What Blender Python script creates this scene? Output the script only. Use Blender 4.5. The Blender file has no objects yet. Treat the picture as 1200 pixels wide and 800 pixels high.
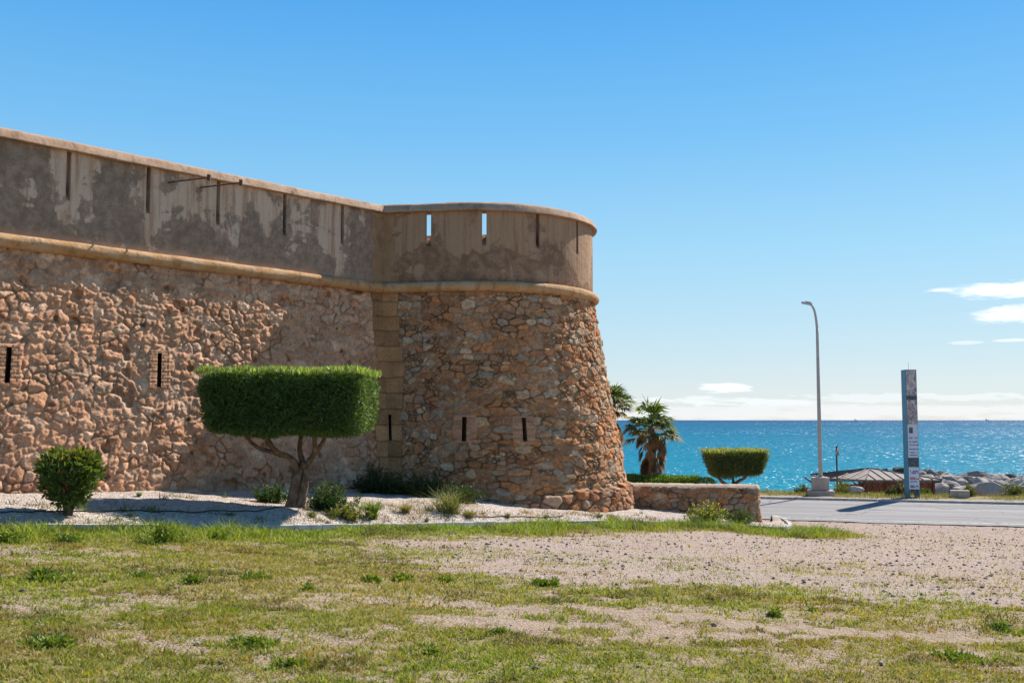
import bpy, bmesh, math, random
import numpy as np
from mathutils import Vector, Matrix
from mathutils.bvhtree import BVHTree

R_ = math.radians
random.seed(7)
rng = np.random.default_rng(11)
C = bpy.context.scene.collection
SC = bpy.context.scene

# ------------------------------------------------------------------ camera
PITCH = math.atan(92 / 1200)
cam_d = bpy.data.cameras.new('camera')
cam_d.lens = 36.0
cam_d.sensor_width = 36.0
cam_d.clip_start = 0.1
cam_d.clip_end = 90000
cam = bpy.data.objects.new('camera', cam_d)
C.objects.link(cam)
cam.location = (0, 0, 0)
cam.rotation_euler = (R_(90) + PITCH, 0, 0)
SC.camera = cam

# ------------------------------------------------------------------ light
SUN_AZ, SUN_EL = 45.5, 43.0
sun_dir = Vector((math.sin(R_(SUN_AZ)) * math.cos(R_(SUN_EL)), math.cos(R_(SUN_AZ)) * math.cos(R_(SUN_EL)), math.sin(R_(SUN_EL))))
sl = bpy.data.lights.new('sun', 'SUN')
sl.energy = 4.6
sl.angle = R_(0.53)
sl.color = (1.0, 0.93, 0.83)
so = bpy.data.objects.new('sun', sl)
C.objects.link(so)
so.rotation_euler = (-sun_dir).to_track_quat('-Z', 'Y').to_euler()
so.location = (20, 20, 40)

SC.view_settings.view_transform = 'Standard'
SC.view_settings.look = 'None'
SC.view_settings.gamma = 1
SC.view_settings.exposure = 0.88
SC.render.engine = 'CYCLES'
SC.cycles.use_denoising = True
SC.cycles.max_bounces = 6
SC.cycles.transparent_max_bounces = 8
SC.cycles.sample_clamp_indirect = 6


# ------------------------------------------------------------------ node helpers
class NT:
    def __init__(self, tree):
        self.t = tree

    def n(self, typ, ins=None, **props):
        nd = self.t.nodes.new(typ)
        for k, v in props.items():
            setattr(nd, k, v)
        for k, v in (ins or {}).items():
            self.put(nd.inputs[k], v)
        return nd

    def put(self, sock, v):
        if isinstance(v, bpy.types.NodeSocket):
            self.t.links.new(v, sock)
        elif isinstance(v, bpy.types.Node):
            self.t.links.new(v.outputs[0], sock)
        else:
            sock.default_value = v

    def math(self, op, a, b=0.0, c=0.0, clamp=False):
        nd = self.n('ShaderNodeMath', {0: a, 1: b, 2: c}, operation=op)
        nd.use_clamp = clamp
        return nd.outputs[0]

    def noise(self, vec, scale, detail=4, rough=0.55, dist=0.0):
        return self.n('ShaderNodeTexNoise', {'Vector': vec, 'Scale': scale, 'Detail': detail, 'Roughness': rough, 'Distortion': dist}).outputs[0]

    def ramp(self, fac, stops, interp='LINEAR'):
        nd = self.n('ShaderNodeValToRGB', {0: fac})
        cr = nd.color_ramp
        cr.interpolation = interp
        while len(cr.elements) < len(stops):
            cr.elements.new(0.5)
        for e, (p, c) in zip(cr.elements, stops):
            e.position = p
            e.color = (*c, 1) if isinstance(c, tuple) else (c, c, c, 1)
        return nd.outputs[0]

    def step(self, fac, lo, hi):
        return self.n('ShaderNodeMapRange', {0: fac, 1: lo, 2: hi, 3: 0.0, 4: 1.0}, interpolation_type='SMOOTHSTEP').outputs[0]

    def mix(self, f, a, b, mode='MIX'):
        nd = self.n('ShaderNodeMix', data_type='RGBA', blend_type=mode)
        self.put(nd.inputs[0], f)
        for i, v in ((6, a), (7, b)):
            self.put(nd.inputs[i], (*v, 1) if isinstance(v, tuple) and len(v) == 3 else v)
        return nd.outputs[2]

    def scale(self, vec, s):
        return self.n('ShaderNodeVectorMath', {0: vec, 1: s}, operation='MULTIPLY').outputs[0]


def new_mat(name, rough=0.9, spec=0.25):
    m = bpy.data.materials.new(name)
    m.use_nodes = True
    nt = NT(m.node_tree)
    p = m.node_tree.nodes['Principled BSDF']
    p.inputs['Roughness'].default_value = rough
    p.inputs['Specular IOR Level'].default_value = spec
    return m, nt, p


def pos(nt):
    return nt.n('ShaderNodeNewGeometry').outputs['Position']


def bump(nt, p, h, dist=0.01, strength=1.0):
    b = nt.n('ShaderNodeBump', {'Height': h, 'Distance': dist, 'Strength': strength})
    nt.put(p.inputs['Normal'], b.outputs[0])


# ------------------------------------------------------------------ sky
w = bpy.data.worlds.new('World')
SC.world = w
w.use_nodes = True
nt = NT(w.node_tree)
bg = w.node_tree.nodes['Background']
sky = nt.n('ShaderNodeTexSky', sky_type='NISHITA')
sky.sun_disc = False
sky.sun_elevation = R_(SUN_EL)
sky.sun_rotation = R_(SUN_AZ)
sky.altitude = 0
sky.air_density = 1.0
sky.dust_density = 0.2
sky.ozone_density = 2.0
SKY = 0.0755
gam = nt.n('ShaderNodeHueSaturation', {'Hue': 0.488, 'Saturation': 1.35, 'Value': 1.0, 'Color': sky.outputs[0]})
tc = nt.n('ShaderNodeTexCoord').outputs['Generated']
sx = nt.n('ShaderNodeSeparateXYZ', {0: tc})
az = nt.math('MULTIPLY', nt.math('ARCTAN2', sx.outputs[0], sx.outputs[1]), 57.2958)
el = nt.math('MULTIPLY', nt.math('ARCSINE', sx.outputs[2]), 57.2958)
cv = nt.n('ShaderNodeCombineXYZ', {0: nt.math('MULTIPLY', az, 0.35), 1: nt.math('MULTIPLY', el, 2.2), 2: 0.0}).outputs[0]
cn = nt.noise(cv, 1.3, 5, 0.55, 0.6)
cn2 = nt.noise(cv, 4.2, 4, 0.6, 0.3)
cnn = nt.math('ADD', nt.math('MULTIPLY', cn, 0.75), nt.math('MULTIPLY', cn2, 0.25))
tot = None
# azimuth, elevation, half widths (degrees), gain
for a0, e0, wa, we, g, na in ((27.4, 6.55, 5.2, 0.50, 0.95, 1.7), (28.0, 5.30, 4.3, 0.55, 0.95, 1.6), (26.1, 4.0, 1.1, 0.10, 0.5, 2.4), (23.8, 3.95, 1.0, 0.10, 0.35, 2.4),
                              (11.8, 1.72, 1.7, 0.33, 0.8, 1.9), (11.0, 1.05, 7.0, 0.28, 0.42, 3.4), (20.0, 1.15, 9.0, 0.28, 0.30, 3.8), (15.0, 0.45, 30.0, 0.5, 0.30, 2.0)):
    dx = nt.math('DIVIDE', nt.math('SUBTRACT', az, a0), wa)
    dy = nt.math('DIVIDE', nt.math('SUBTRACT', el, e0), we)
    r2 = nt.math('ADD', nt.math('MULTIPLY', dx, dx), nt.math('MULTIPLY', dy, dy))
    f = nt.math('ADD', nt.math('SUBTRACT', 1.0, r2), nt.math('MULTIPLY', nt.math('SUBTRACT', cnn, 0.5), na * 2))
    f = nt.math('MULTIPLY', nt.step(f, 0.0, 0.9), g)
    tot = f if tot is None else nt.math('MAXIMUM', tot, f)
grad = nt.ramp(nt.math('DIVIDE', el, 90.0, clamp=True),
               [(0.0, (0.74, 0.80, 0.86)), (0.045, (0.57, 0.76, 0.89)), (0.10, (0.405, 0.72, 0.95)), (0.175, (0.21, 0.565, 0.96)), (0.25, (0.105, 0.43, 0.93)), (0.55, (0.05, 0.20, 0.55)), (1.0, (0.04, 0.14, 0.42))])
grad = nt.mix(1.0, grad, (6.95, 6.95, 6.95), 'MULTIPLY')
base = nt.mix(nt.math('MULTIPLY_ADD', nt.step(el, 55.0, 25.0), 0.45, 0.40), gam.outputs[0], grad)
colr = nt.mix(tot, base, (8.3, 8.5, 8.8))
nt.put(bg.inputs[0], colr)
bg.inputs[1].default_value = SKY


# ------------------------------------------------------------------ numpy noise
def _hash(ix, iy, seed):
    h = (ix.astype(np.int64) * 374761393 + iy.astype(np.int64) * 668265263 + seed * 974634541) & 0xFFFFFFFF
    h = ((h ^ (h >> 13)) * 1274126177) & 0xFFFFFFFF
    h = ((h ^ (h >> 16)) * 2246822519) & 0xFFFFFFFF
    h = h ^ (h >> 13)
    return (h & 0xFFFFFF) / float(0x1000000)


def vnoise(x, y, seed=0):
    ix, iy = np.floor(x), np.floor(y)
    fx, fy = x - ix, y - iy
    fx, fy = fx * fx * (3 - 2 * fx), fy * fy * (3 - 2 * fy)
    a, b = _hash(ix, iy, seed), _hash(ix + 1, iy, seed)
    c, d = _hash(ix, iy + 1, seed), _hash(ix + 1, iy + 1, seed)
    return (a * (1 - fx) + b * fx) * (1 - fy) + (c * (1 - fx) + d * fx) * fy


def fbm(x, y, octv=4, seed=0, gain=0.5):
    s, a, t = 0, 1.0, 0
    for i in range(octv):
        s = s + a * vnoise(x * 2 ** i + 17.3 * i, y * 2 ** i - 9.1 * i, seed + i)
        t += a
        a *= gain
    return s / t


def sstep(a, b, x):
    t = np.clip((x - a) / (b - a), 0, 1)
    return t * t * (3 - 2 * t)


# ------------------------------------------------------------------ object helpers
def big_mesh(name, verts, faces, colors=None, smooth=False):
    """verts (N,3); faces (M,k) int array of one face size"""
    me = bpy.data.meshes.new(name)
    verts = np.asarray(verts, dtype=np.float32)
    faces = np.asarray(faces, dtype=np.int32)
    k = faces.shape[1]
    me.vertices.add(len(verts))
    me.vertices.foreach_set('co', verts.ravel())
    me.loops.add(faces.size)
    me.loops.foreach_set('vertex_index', faces.ravel())
    me.polygons.add(len(faces))
    me.polygons.foreach_set('loop_start', np.arange(0, faces.size, k, dtype=np.int32))
    me.polygons.foreach_set('loop_total', np.full(len(faces), k, dtype=np.int32))
    if smooth:
        me.polygons.foreach_set('use_smooth', np.ones(len(faces), dtype=bool))
    me.update(calc_edges=True)
    if colors is not None:
        at = me.color_attributes.new('col', 'FLOAT_COLOR', 'POINT')
        cc = np.ones((len(verts), 4), dtype=np.float32)
        cc[:, :3] = colors
        at.data.foreach_set('color', cc.ravel())
    return me


def link(name, me, mat=None, parent=None, loc=None):
    o = bpy.data.objects.new(name, me)
    if mat is not None and me is not None:
        me.materials.clear()
        me.materials.append(mat)
    C.objects.link(o)
    if parent is not None:
        o.parent = parent
        o.matrix_parent_inverse = world_of(parent).inverted()
    if loc is not None:
        o.location = loc
    return o


def world_of(o):
    m = Matrix.LocRotScale(o.location, o.rotation_euler, o.scale)
    if o.parent:
        m = world_of(o.parent) @ o.matrix_parent_inverse @ m
    return m


def bm_obj(name, bm, mat, parent=None, smooth=False):
    me = bpy.data.meshes.new(name)
    bm.normal_update()
    bm.to_mesh(me)
    bm.free()
    if smooth:
        for p in me.polygons:
            p.use_smooth = True
    return link(name, me, mat, parent)


def tag(o, label, cat, group=None, kind=None):
    if label:
        o['label'] = label
    if cat:
        o['category'] = cat
    if group:
        o['group'] = group
    if kind:
        o['kind'] = kind
    return o


def thing(name, label, cat, loc, group=None):
    o = link(name, None, None, None, loc)
    return tag(o, label, cat, group)


def structure(name, o_or_me, mat=None):
    o = link(name, o_or_me, mat)
    o['kind'] = 'structure'
    return o


def dup(root, loc, rz=0.0, sc=1.0, label=None):
    """copy of a thing and of its parts and sub-parts"""
    def cp(o, par):
        c = o.copy()
        C.objects.link(c)
        if par is not None:
            c.parent = par
        for ch in list(o.children):
            cp(ch, c)
        return c
    r = cp(root, None)
    r.location = loc
    r.rotation_euler = (0, 0, rz)
    r.scale = (sc, sc, sc) if not isinstance(sc, tuple) else sc
    if label:
        r['label'] = label
    return r


def box(bm, c, size, rot=None, bevel=0.0):
    r = bmesh.ops.create_cube(bm, size=1.0)
    M = Matrix.Translation(c) @ (rot.to_4x4() if rot is not None else Matrix()) @ Matrix.Diagonal((*size, 1))
    bmesh.ops.transform(bm, matrix=M, verts=r['verts'])
    if bevel:
        es = list({e for v in r['verts'] for e in v.link_edges})
        bmesh.ops.bevel(bm, geom=es, offset=bevel, segments=2, affect='EDGES', profile=0.6)


def catmull(pts, rad, n=6):
    P = [Vector(p) for p in pts]
    out, ro = [], []
    for i in range(len(P) - 1):
        p0 = P[max(i - 1, 0)]
        p1, p2 = P[i], P[i + 1]
        p3 = P[min(i + 2, len(P) - 1)]
        for k in range(n):
            t = k / n
            out.append(0.5 * ((2 * p1) + (p2 - p0) * t + (2 * p0 - 5 * p1 + 4 * p2 - p3) * t * t + (3 * p1 - p0 - 3 * p2 + p3) * t ** 3))
            ro.append(rad[i] * (1 - t) + rad[i + 1] * t)
    out.append(P[-1])
    ro.append(rad[-1])
    return out, ro


def tube(bm, pts, rad, seg=8, n=6, lump=0.0, cap=True):
    P, Rr = catmull(pts, rad, n) if n > 1 else ([Vector(p) for p in pts], rad)
    prev = None
    side = None
    for i, p in enumerate(P):
        d = (P[min(i + 1, len(P) - 1)] - P[max(i - 1, 0)]).normalized()
        if side is None:
            side = d.orthogonal().normalized()
        side = (side - d * side.dot(d)).normalized()
        b = d.cross(side)
        ring = []
        for k in range(seg):
            a = 2 * math.pi * k / seg
            r = Rr[i] * (1 + lump * math.sin(3 * a + i * 0.5) + random.uniform(-lump, lump) * 0.6)
            ring.append(bm.verts.new(p + (side * math.cos(a) + b * math.sin(a)) * r))
        if prev:
            for k in range(seg):
                bm.faces.new((prev[k], prev[(k + 1) % seg], ring[(k + 1) % seg], ring[k]))
        elif cap:
            bm.faces.new(list(reversed(ring)))
        prev = ring
    if cap:
        bm.faces.new(prev)


# image ray helpers (only used to measure real positions at real depths)
CP, SP = math.cos(PITCH), math.sin(PITCH)


def ray(px, py):
    u, v = (px - 600) / 1200, (400 - py) / 1200
    return Vector((u, CP - v * SP, SP + v * CP))


def at(px, py, Y):
    d = ray(px, py)
    return d * (Y / d.y)


def proj(p):
    zc = p[1] * CP + p[2] * SP
    return 600 + 1200 * p[0] / zc, 400 - 1200 * (p[2] * CP - p[1] * SP) / zc


# ------------------------------------------------------------------ materials
def mat_attr_stone(name, fine=18.0, bd=0.02, rough=0.95):
    m, nt, p = new_mat(name, rough, 0.15)
    a = nt.n('ShaderNodeVertexColor', layer_name='col').outputs[0]
    P = pos(nt)
    n1 = nt.noise(P, fine, 6, 0.65)
    n2 = nt.noise(P, 1.1, 4, 0.6)
    f = nt.math('MULTIPLY', nt.math('MULTIPLY_ADD', n1, 1.3, 0.35), nt.math('MULTIPLY_ADD', n2, 0.5, 0.75))
    col = nt.mix(1.0, a, nt.n('ShaderNodeCombineColor', {0: f, 1: f, 2: f}).outputs[0], 'MULTIPLY')
    nt.put(p.inputs['Base Color'], col)
    bump(nt, p, nt.math('ADD', n1, nt.math('MULTIPLY', nt.noise(P, fine * 3, 4, 0.6), 0.4)), bd, 0.9)
    return m


def mat_leaf(name, trans=0.35, rough=0.55):
    m, nt, p = new_mat(name, rough, 0.35)
    a = nt.n('ShaderNodeVertexColor', layer_name='col').outputs[0]
    nt.put(p.inputs['Base Color'], a)
    tr = nt.n('ShaderNodeBsdfTranslucent', {'Color': nt.mix(1.0, a, (1.5, 1.45, 0.6), 'MULTIPLY')})
    ms = nt.n('ShaderNodeMixShader', {0: trans, 1: p.outputs[0], 2: tr.outputs[0]})
    nt.put(m.node_tree.nodes['Material Output'].inputs[0], ms.outputs[0])
    return m


def mat_noise(name, c1, c2, scale=6.0, rough=0.9, bd=0.01, spec=0.2, c3=None, detail=6, lo=0.35, hi=0.65, fine=60):
    m, nt, p = new_mat(name, rough, spec)
    P = pos(nt)
    n1 = nt.noise(P, scale, detail, 0.62)
    col = nt.mix(nt.step(n1, lo, hi), c1, c2)
    if c3:
        col = nt.mix(nt.step(nt.noise(P, scale * 3.7, 4, 0.6), 0.55, 0.72), col, c3)
    nt.put(p.inputs['Base Color'], col)
    if bd:
        bump(nt, p, nt.math('ADD', nt.noise(P, fine, 5, 0.65), nt.math('MULTIPLY', n1, 1.5)), bd, 0.8)
    return m


M_STONE = mat_attr_stone('rubble_masonry', 16, 0.02)
M_ROCKWALL = mat_attr_stone('field_stone', 16, 0.02)
M_LEAF = mat_leaf('clipped_leaf', 0.33)
M_DRYLEAF = mat_leaf('dry_leaf', 0.2, 0.8)
M_GRASS = mat_leaf('grass_blade', 0.35, 0.6)
M_BARK = mat_noise('bark', (0.12, 0.072, 0.045), (0.26, 0.17, 0.11), 9, 0.95, 0.03, 0.1)
M_CONC = mat_noise('concrete', (0.35, 0.295, 0.245), (0.46, 0.40, 0.34), 3.0, 0.9, 0.006, 0.2, (0.29, 0.25, 0.22))
M_KERB = mat_noise('kerb_concrete', (0.34, 0.33, 0.32), (0.50, 0.48, 0.45), 4.0, 0.92, 0.008)
M_STEEL = mat_noise('galvanised_steel', (0.40, 0.37, 0.33), (0.46, 0.43, 0.39), 4, 0.45, 0, 0.5)
M_IRON = mat_noise('rusty_iron', (0.06, 0.045, 0.04), (0.13, 0.075, 0.05), 20, 0.8, 0.003)
M_DARK = mat_noise('dark_cavity_stone', (0.24, 0.145, 0.09), (0.34, 0.21, 0.14), 8, 0.95, 0.01)


def plaster(name, slit_t, grey, pale, rust):
    """lime render: grey weathered fields, pale run-off from the coping and round the slits"""
    m, nt, p = new_mat(name, 0.93, 0.15)
    P = pos(nt)
    z = nt.n('ShaderNodeSeparateXYZ', {0: P}).outputs[2]
    big = nt.noise(P, 0.75, 5, 0.6, 0.6)
    drip = nt.noise(nt.scale(P, (3.2, 3.2, 0.30)), 1.0, 3, 0.5, 0.2)
    drip2 = nt.noise(nt.scale(P, (7.0, 7.0, 0.5)), 1.2, 4, 0.6, 0.2)
    fine = nt.noise(P, 24, 6, 0.7)
    med = nt.noise(P, 5.0, 5, 0.65)
    # height of the grey field under the pale top band, broken by drips
    e = nt.math('MULTIPLY_ADD', nt.math('SUBTRACT', 5.62, z), 0.50, -0.02 if slit_t else -0.15)
    e = nt.math('ADD', e, nt.math('MULTIPLY', nt.math('SUBTRACT', drip, 0.52), 1.5))
    e = nt.math('ADD', e, nt.math('MULTIPLY', nt.math('SUBTRACT', big, 0.52), 5.0))
    e = nt.math('ADD', e, nt.math('MULTIPLY', nt.math('SUBTRACT', med, 0.5), 1.3))
    if slit_t:
        t = nt.n('ShaderNodeVectorMath', {0: P, 1: (U1n[0], U1n[1], 0)}, operation='DOT_PRODUCT').outputs['Value']
        t = nt.math('SUBTRACT', t, float(J0n @ U1n))
        dm = None
        for ti in slit_t:
            d = nt.math('ABSOLUTE', nt.math('SUBTRACT', t, ti))
            dm = d if dm is None else nt.math('MINIMUM', dm, d)
        e = nt.math('ADD', e, nt.math('MULTIPLY', nt.math('SUBTRACT', nt.math('MINIMUM', dm, 0.9), 0.45), 0.7))
    f_grey = nt.math('MULTIPLY', nt.step(e, -0.02, 0.22), 0.92)
    pcol = nt.mix(nt.step(drip2, 0.42, 0.66), pale, rust)
    pcol = nt.mix(nt.math('MULTIPLY', nt.step(big, 0.45, 0.7), 0.4), pcol, grey)
    gcol = nt.mix(nt.step(med, 0.35, 0.7), tuple(c * 0.8 for c in grey), tuple(c * 1.4 for c in grey))
    col = nt.mix(f_grey, pcol, gcol)
    col = nt.mix(nt.math('MULTIPLY', nt.step(drip2, 0.60, 0.72), 0.35), col, tuple(c * 0.6 for c in grey))
    f = nt.math('MULTIPLY_ADD', fine, 0.6, 0.7)
    col = nt.mix(1.0, col, nt.n('ShaderNodeCombineColor', {0: f, 1: f, 2: f}).outputs[0], 'MULTIPLY')
    foot = nt.math('MULTIPLY', nt.step(nt.math('ADD', z, nt.math('MULTIPLY', med, 0.4)), 4.15, 3.90), 0.5)
    col = nt.mix(foot, col, rust if slit_t else tuple(c * 0.55 for c in grey))
    nt.put(p.inputs['Base Color'], col)
    bump(nt, p, nt.math('ADD', fine, nt.math('ADD', nt.math('MULTIPLY', med, 2.0), nt.math('MULTIPLY', f_grey, -0.8))), 0.014, 0.9)
    return m


def dressed(name, c1, c2, c3):
    m, nt, p = new_mat(name, 0.92, 0.15)
    P = pos(nt)
    n1 = nt.noise(P, 2.2, 5, 0.62, 0.4)
    n2 = nt.noise(P, 14, 6, 0.68)
    n3 = nt.noise(nt.scale(P, (3.5, 3.5, 1.2)), 1.4, 4, 0.6)
    col = nt.mix(nt.step(n1, 0.35, 0.68), c1, c2)
    col = nt.mix(nt.math('MULTIPLY', nt.step(n3, 0.52, 0.66), 0.7), col, c3)
    f = nt.math('MULTIPLY_ADD', n2, 0.7, 0.65)
    col = nt.mix(1.0, col, nt.n('ShaderNodeCombineColor', {0: f, 1: f, 2: f}).outputs[0], 'MULTIPLY')
    nt.put(p.inputs['Base Color'], col)
    bump(nt, p, nt.math('ADD', n2, n1), 0.02, 0.8)
    return m


M_COPING = dressed('weathered_coping', (0.38, 0.24, 0.155), (0.45, 0.31, 0.215), (0.24, 0.155, 0.105))
M_CORDON = dressed('ochre_sandstone', (0.44, 0.24, 0.105), (0.50, 0.32, 0.185), (0.27, 0.15, 0.075))
M_ASHLAR = dressed('ashlar_sandstone', (0.28, 0.165, 0.085), (0.34, 0.21, 0.12), (0.19, 0.115, 0.07))

# ------------------------------------------------------------------ terrain
RN = np.array((0.31, 0.951))
RN = RN / np.linalg.norm(RN)
RD = np.array((RN[1], -RN[0]))
S0, S1 = 34.45, 40.30


def plane_P(X, Y):
    return -1.305 - 0.043 * np.clip(X, -30, 22) - 0.0476 * np.clip(Y, -40, 45)


def road_z(s):
    return -3.2 + 0.22 * (s - S0) / (S1 - S0)


def terrain(X, Y):
    X, Y = np.asarray(X, float), np.asarray(Y, float)
    s = RN[0] * X + RN[1] * Y
    r = RD[0] * X + RD[1] * Y
    t = sstep(26, 34.2, s)
    z = plane_P(X, Y) * (1 - t) + (-3.225) * t
    und = (fbm(X * 0.45, Y * 0.45, 3, 5) - 0.5) * 0.12 + (fbm(X * 2.1, Y * 2.1, 3, 8) - 0.5) * 0.05
    z = z + und * (1 - sstep(31, 34, s))
    zr = road_z(s) - 0.03
    z = np.where(s > S0 - 0.1, np.minimum(z, zr), z)
    zv = -2.93 + (fbm(X * 1.3, Y * 1.3, 3, 21) - 0.5) * 0.10
    v = sstep(S1, S1 + 0.25, s)
    z = np.where(s > S1 - 0.05, zr * (1 - v) + zv * v, z)
    # bank down to the beach and under the sea, with the hump under the boulders
    d1 = sstep(43.4, 48.5, s)
    z = z - d1 * 2.15
    z = z - np.clip(s - 48.5, 0, 400) * 0.075
    hump = np.exp(-((s - 51.0) / 5.5) ** 2) * sstep(4.6, 8.5, r) * 1.7
    return z + hump


def spaced(edges):
    out = [np.array([edges[0][0]])]
    for a, b, st in edges:
        n = max(1, int(round((b - a) / st)))
        out.append(np.linspace(a, b, n + 1)[1:])
    return np.concatenate(out)


gx = spaced([(-300, -40, 20), (-40, -14, 1.0), (-14, 18, 0.085), (18, 45, 0.8), (45, 400, 25)])
gy = spaced([(-60, 4, 2.0), (4, 22, 0.075), (22, 36, 0.14), (36, 70, 0.5), (70, 300, 15)])


def grid_faces(nx, ny):
    i = np.arange(nx - 1)[None, :] + np.arange(ny - 1)[:, None] * nx
    i = i.ravel()
    return np.stack([i, i + 1, i + 1 + nx, i + nx], 1)


# kerb line (px, py) on the field plane
KPX = [(-110, 622), (0, 622), (90, 622.5), (180, 622.5), (260, 622.5), (340, 622), (430, 620.5), (500, 619), (580, 617), (680, 615.5), (760, 615.5), (830, 618), (885, 621), (910, 622.3), (922, 621), (925.5, 617.5), (919, 612.5), (904, 608)]


def on_plane(px, py):
    d = ray(px, py)
    # -1.305 -.043 kx t -.0476 t = kz t   with Y=t
    kx, kz = d.x / d.y, d.z / d.y
    t = -1.305 / (kz + 0.043 * kx + 0.0476)
    return Vector((kx * t, t, kz * t))


KERB = [on_plane(*p) for p in KPX]
KP, _ = catmull(KERB, [0] * len(KERB), 6)
KXY = np.array([(p.x, p.y) for p in KP])


def kerb_dist(X, Y):
    """signed: positive on the camera side of the garden kerb (distance), used for the lush strip"""
    X, Y = np.asarray(X, float), np.asarray(Y, float)
    best = np.full(X.shape, 1e9)
    sgn = np.ones(X.shape)
    for i in range(len(KXY) - 1):
        a, b = KXY[i], KXY[i + 1]
        ab = b - a
        L2 = (ab ** 2).sum() + 1e-12
        t = np.clip(((X - a[0]) * ab[0] + (Y - a[1]) * ab[1]) / L2, 0, 1)
        dx, dy = X - a[0] - t * ab[0], Y - a[1] - t * ab[1]
        d = np.hypot(dx, dy)
        cr = ab[0] * (Y - a[1]) - ab[1] * (X - a[0])
        m = d < best
        best = np.where(m, d, best)
        sgn = np.where(m, np.where(cr < 0, 1, -1), sgn)
    return best * sgn


def cover(X, Y, kd=None):
    """returns (grass amount 0..1, lushness 0..1, gravel 0..1)"""
    X, Y = np.asarray(X, float), np.asarray(Y, float)
    if kd is None:
        kd = kerb_dist(X, Y)
    n1 = fbm(X * 0.55 + 3, Y * 0.9, 4, 31)
    n2 = fbm(X * 1.7, Y * 2.3, 4, 41)
    n3 = fbm(X * 5.0, Y * 5.0, 3, 51)
    lush = sstep(2.9, 0.9, kd + (n2 - 0.5) * 1.8) * (kd > -0.02)
    lush = lush * sstep(9.2, 8.2, X)
    # worn gravel track: its near edge, its far edge is the strip / road
    low = 13.0 - 0.22 * X + (n1 - 0.5) * 3.0
    track = sstep(-0.7, 0.9, Y - low) * sstep(-4.2, -0.2, X + (n2 - 0.5) * 4.0)
    track = np.maximum(track, sstep(6.5, 8.5, X) * sstep(12, 15, Y))
    track = track * (1 - lush)
    g = 0.12 + 0.88 * sstep(0.38, 0.62, n1 * 0.36 + n2 * 0.40 + n3 * 0.24 + 0.03)
    # a second thin worn band and a greener foreground
    band = np.exp(-((Y - 9.6 + 0.25 * X - (n2 - 0.5) * 2) / 0.9) ** 2) * 0.35
    g = np.clip(g + 0.22 * sstep(9.5, 7.0, Y) - band * sstep(-3, 0, X), 0, 1)
    g = g * (1 - 0.96 * track) + 0.10 * track * sstep(0.56, 0.66, n2)
    g = np.clip(np.maximum(g, lush * 1.2), 0, 1)
    return g, lush, track


GX, GY = np.meshgrid(gx, gy)
GZ = terrain(GX, GY)
kd_g = np.full(GX.shape, 9.0)
near = (GX > -16) & (GX < 14) & (GY > 12) & (GY < 36)
kd_g[near] = kerb_dist(GX[near], GY[near])
kd_g[(GY >= 36)] = 9
gcov, glush, gtrk = cover(GX, GY, kd_g)
sG = RN[0] * GX + RN[1] * GY
verge = sstep(41.0, 42.2, sG) * sstep(47, 44, sG)
gcov = np.where(sG > S0, verge * 0.8, gcov)
mic = (fbm(GX * 9, GY * 9, 3, 77) - 0.5) * 0.025
GZ = GZ + mic * ((GY < 34) & (GY > 3))
gcol = np.stack([gcov, glush, np.where(sG > 47, 1.0, gtrk)], -1).reshape(-1, 3)
me = big_mesh('ground', np.stack([GX, GY, GZ], -1).reshape(-1, 3), grid_faces(len(gx), len(gy)), gcol, True)
GROUND_V = [Vector(v) for v in np.stack([GX, GY, GZ], -1).reshape(-1, 3).tolist()]


def mat_ground():
    m, nt, p = new_mat('field_ground', 0.97, 0.1)
    a = nt.n('ShaderNodeSeparateColor', {0: nt.n('ShaderNodeVertexColor', layer_name='col').outputs[0]})
    P = pos(nt)
    n1 = nt.noise(P, 1.2, 5, 0.6)
    n2 = nt.noise(P, 9, 6, 0.7)
    n3 = nt.noise(P, 45, 5, 0.7)
    vor = nt.n('ShaderNodeTexVoronoi', {'Vector': P, 'Scale': 34.0})
    vor2 = nt.n('ShaderNodeTexVoronoi', {'Vector': P, 'Scale': 13.0})
    soil = nt.mix(nt.step(n2, 0.35, 0.65), (0.33, 0.235, 0.165), (0.44, 0.335, 0.25))
    soil = nt.mix(nt.math('MULTIPLY', nt.step(n3, 0.5, 0.66), 0.6), soil, (0.24, 0.185, 0.125))
    # gravel: per-pebble tints
    hv = nt.n('ShaderNodeSeparateColor', {0: vor.outputs['Color']})
    grav = nt.mix(nt.math('MULTIPLY', hv.outputs[0], 0.9), (0.34, 0.25, 0.205), (0.56, 0.44, 0.375))
    grav = nt.mix(nt.math('MULTIPLY', nt.step(hv.outputs[1], 0.86, 0.9), 0.8), grav, (0.15, 0.13, 0.12))
    grav = nt.mix(nt.math('MULTIPLY', nt.step(n1, 0.5, 0.68), 0.55), grav, (0.44, 0.295, 0.205))
    grav = nt.mix(nt.math('MULTIPLY', n3, 0.5), grav, (0.37, 0.285, 0.225))
    thatch = nt.mix(nt.step(n2, 0.35, 0.62), (0.225, 0.19, 0.05), (0.30, 0.225, 0.10))
    thatch = nt.mix(nt.math('MULTIPLY', nt.step(n3, 0.48, 0.62), 0.7), thatch, (0.12, 0.15, 0.03))
    col = nt.mix(a.outputs[2], soil, grav)
    gm = nt.step(nt.math('ADD', a.outputs[0], nt.math('MULTIPLY', nt.math('SUBTRACT', n2, 0.5), 0.9)), 0.30, 0.62)
    col = nt.mix(nt.math('MULTIPLY', gm, 0.75), col, thatch)
    nt.put(p.inputs['Base Color'], col)
    h = nt.math('ADD', nt.math('MULTIPLY', vor.outputs[0], -0.9), nt.math('ADD', nt.math('MULTIPLY', n3, 1.0), nt.math('MULTIPLY', vor2.outputs[0], -0.6)))
    bump(nt, p, h, 0.03, 0.9)
    return m


ground = structure('ground', me, mat_ground())

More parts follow.
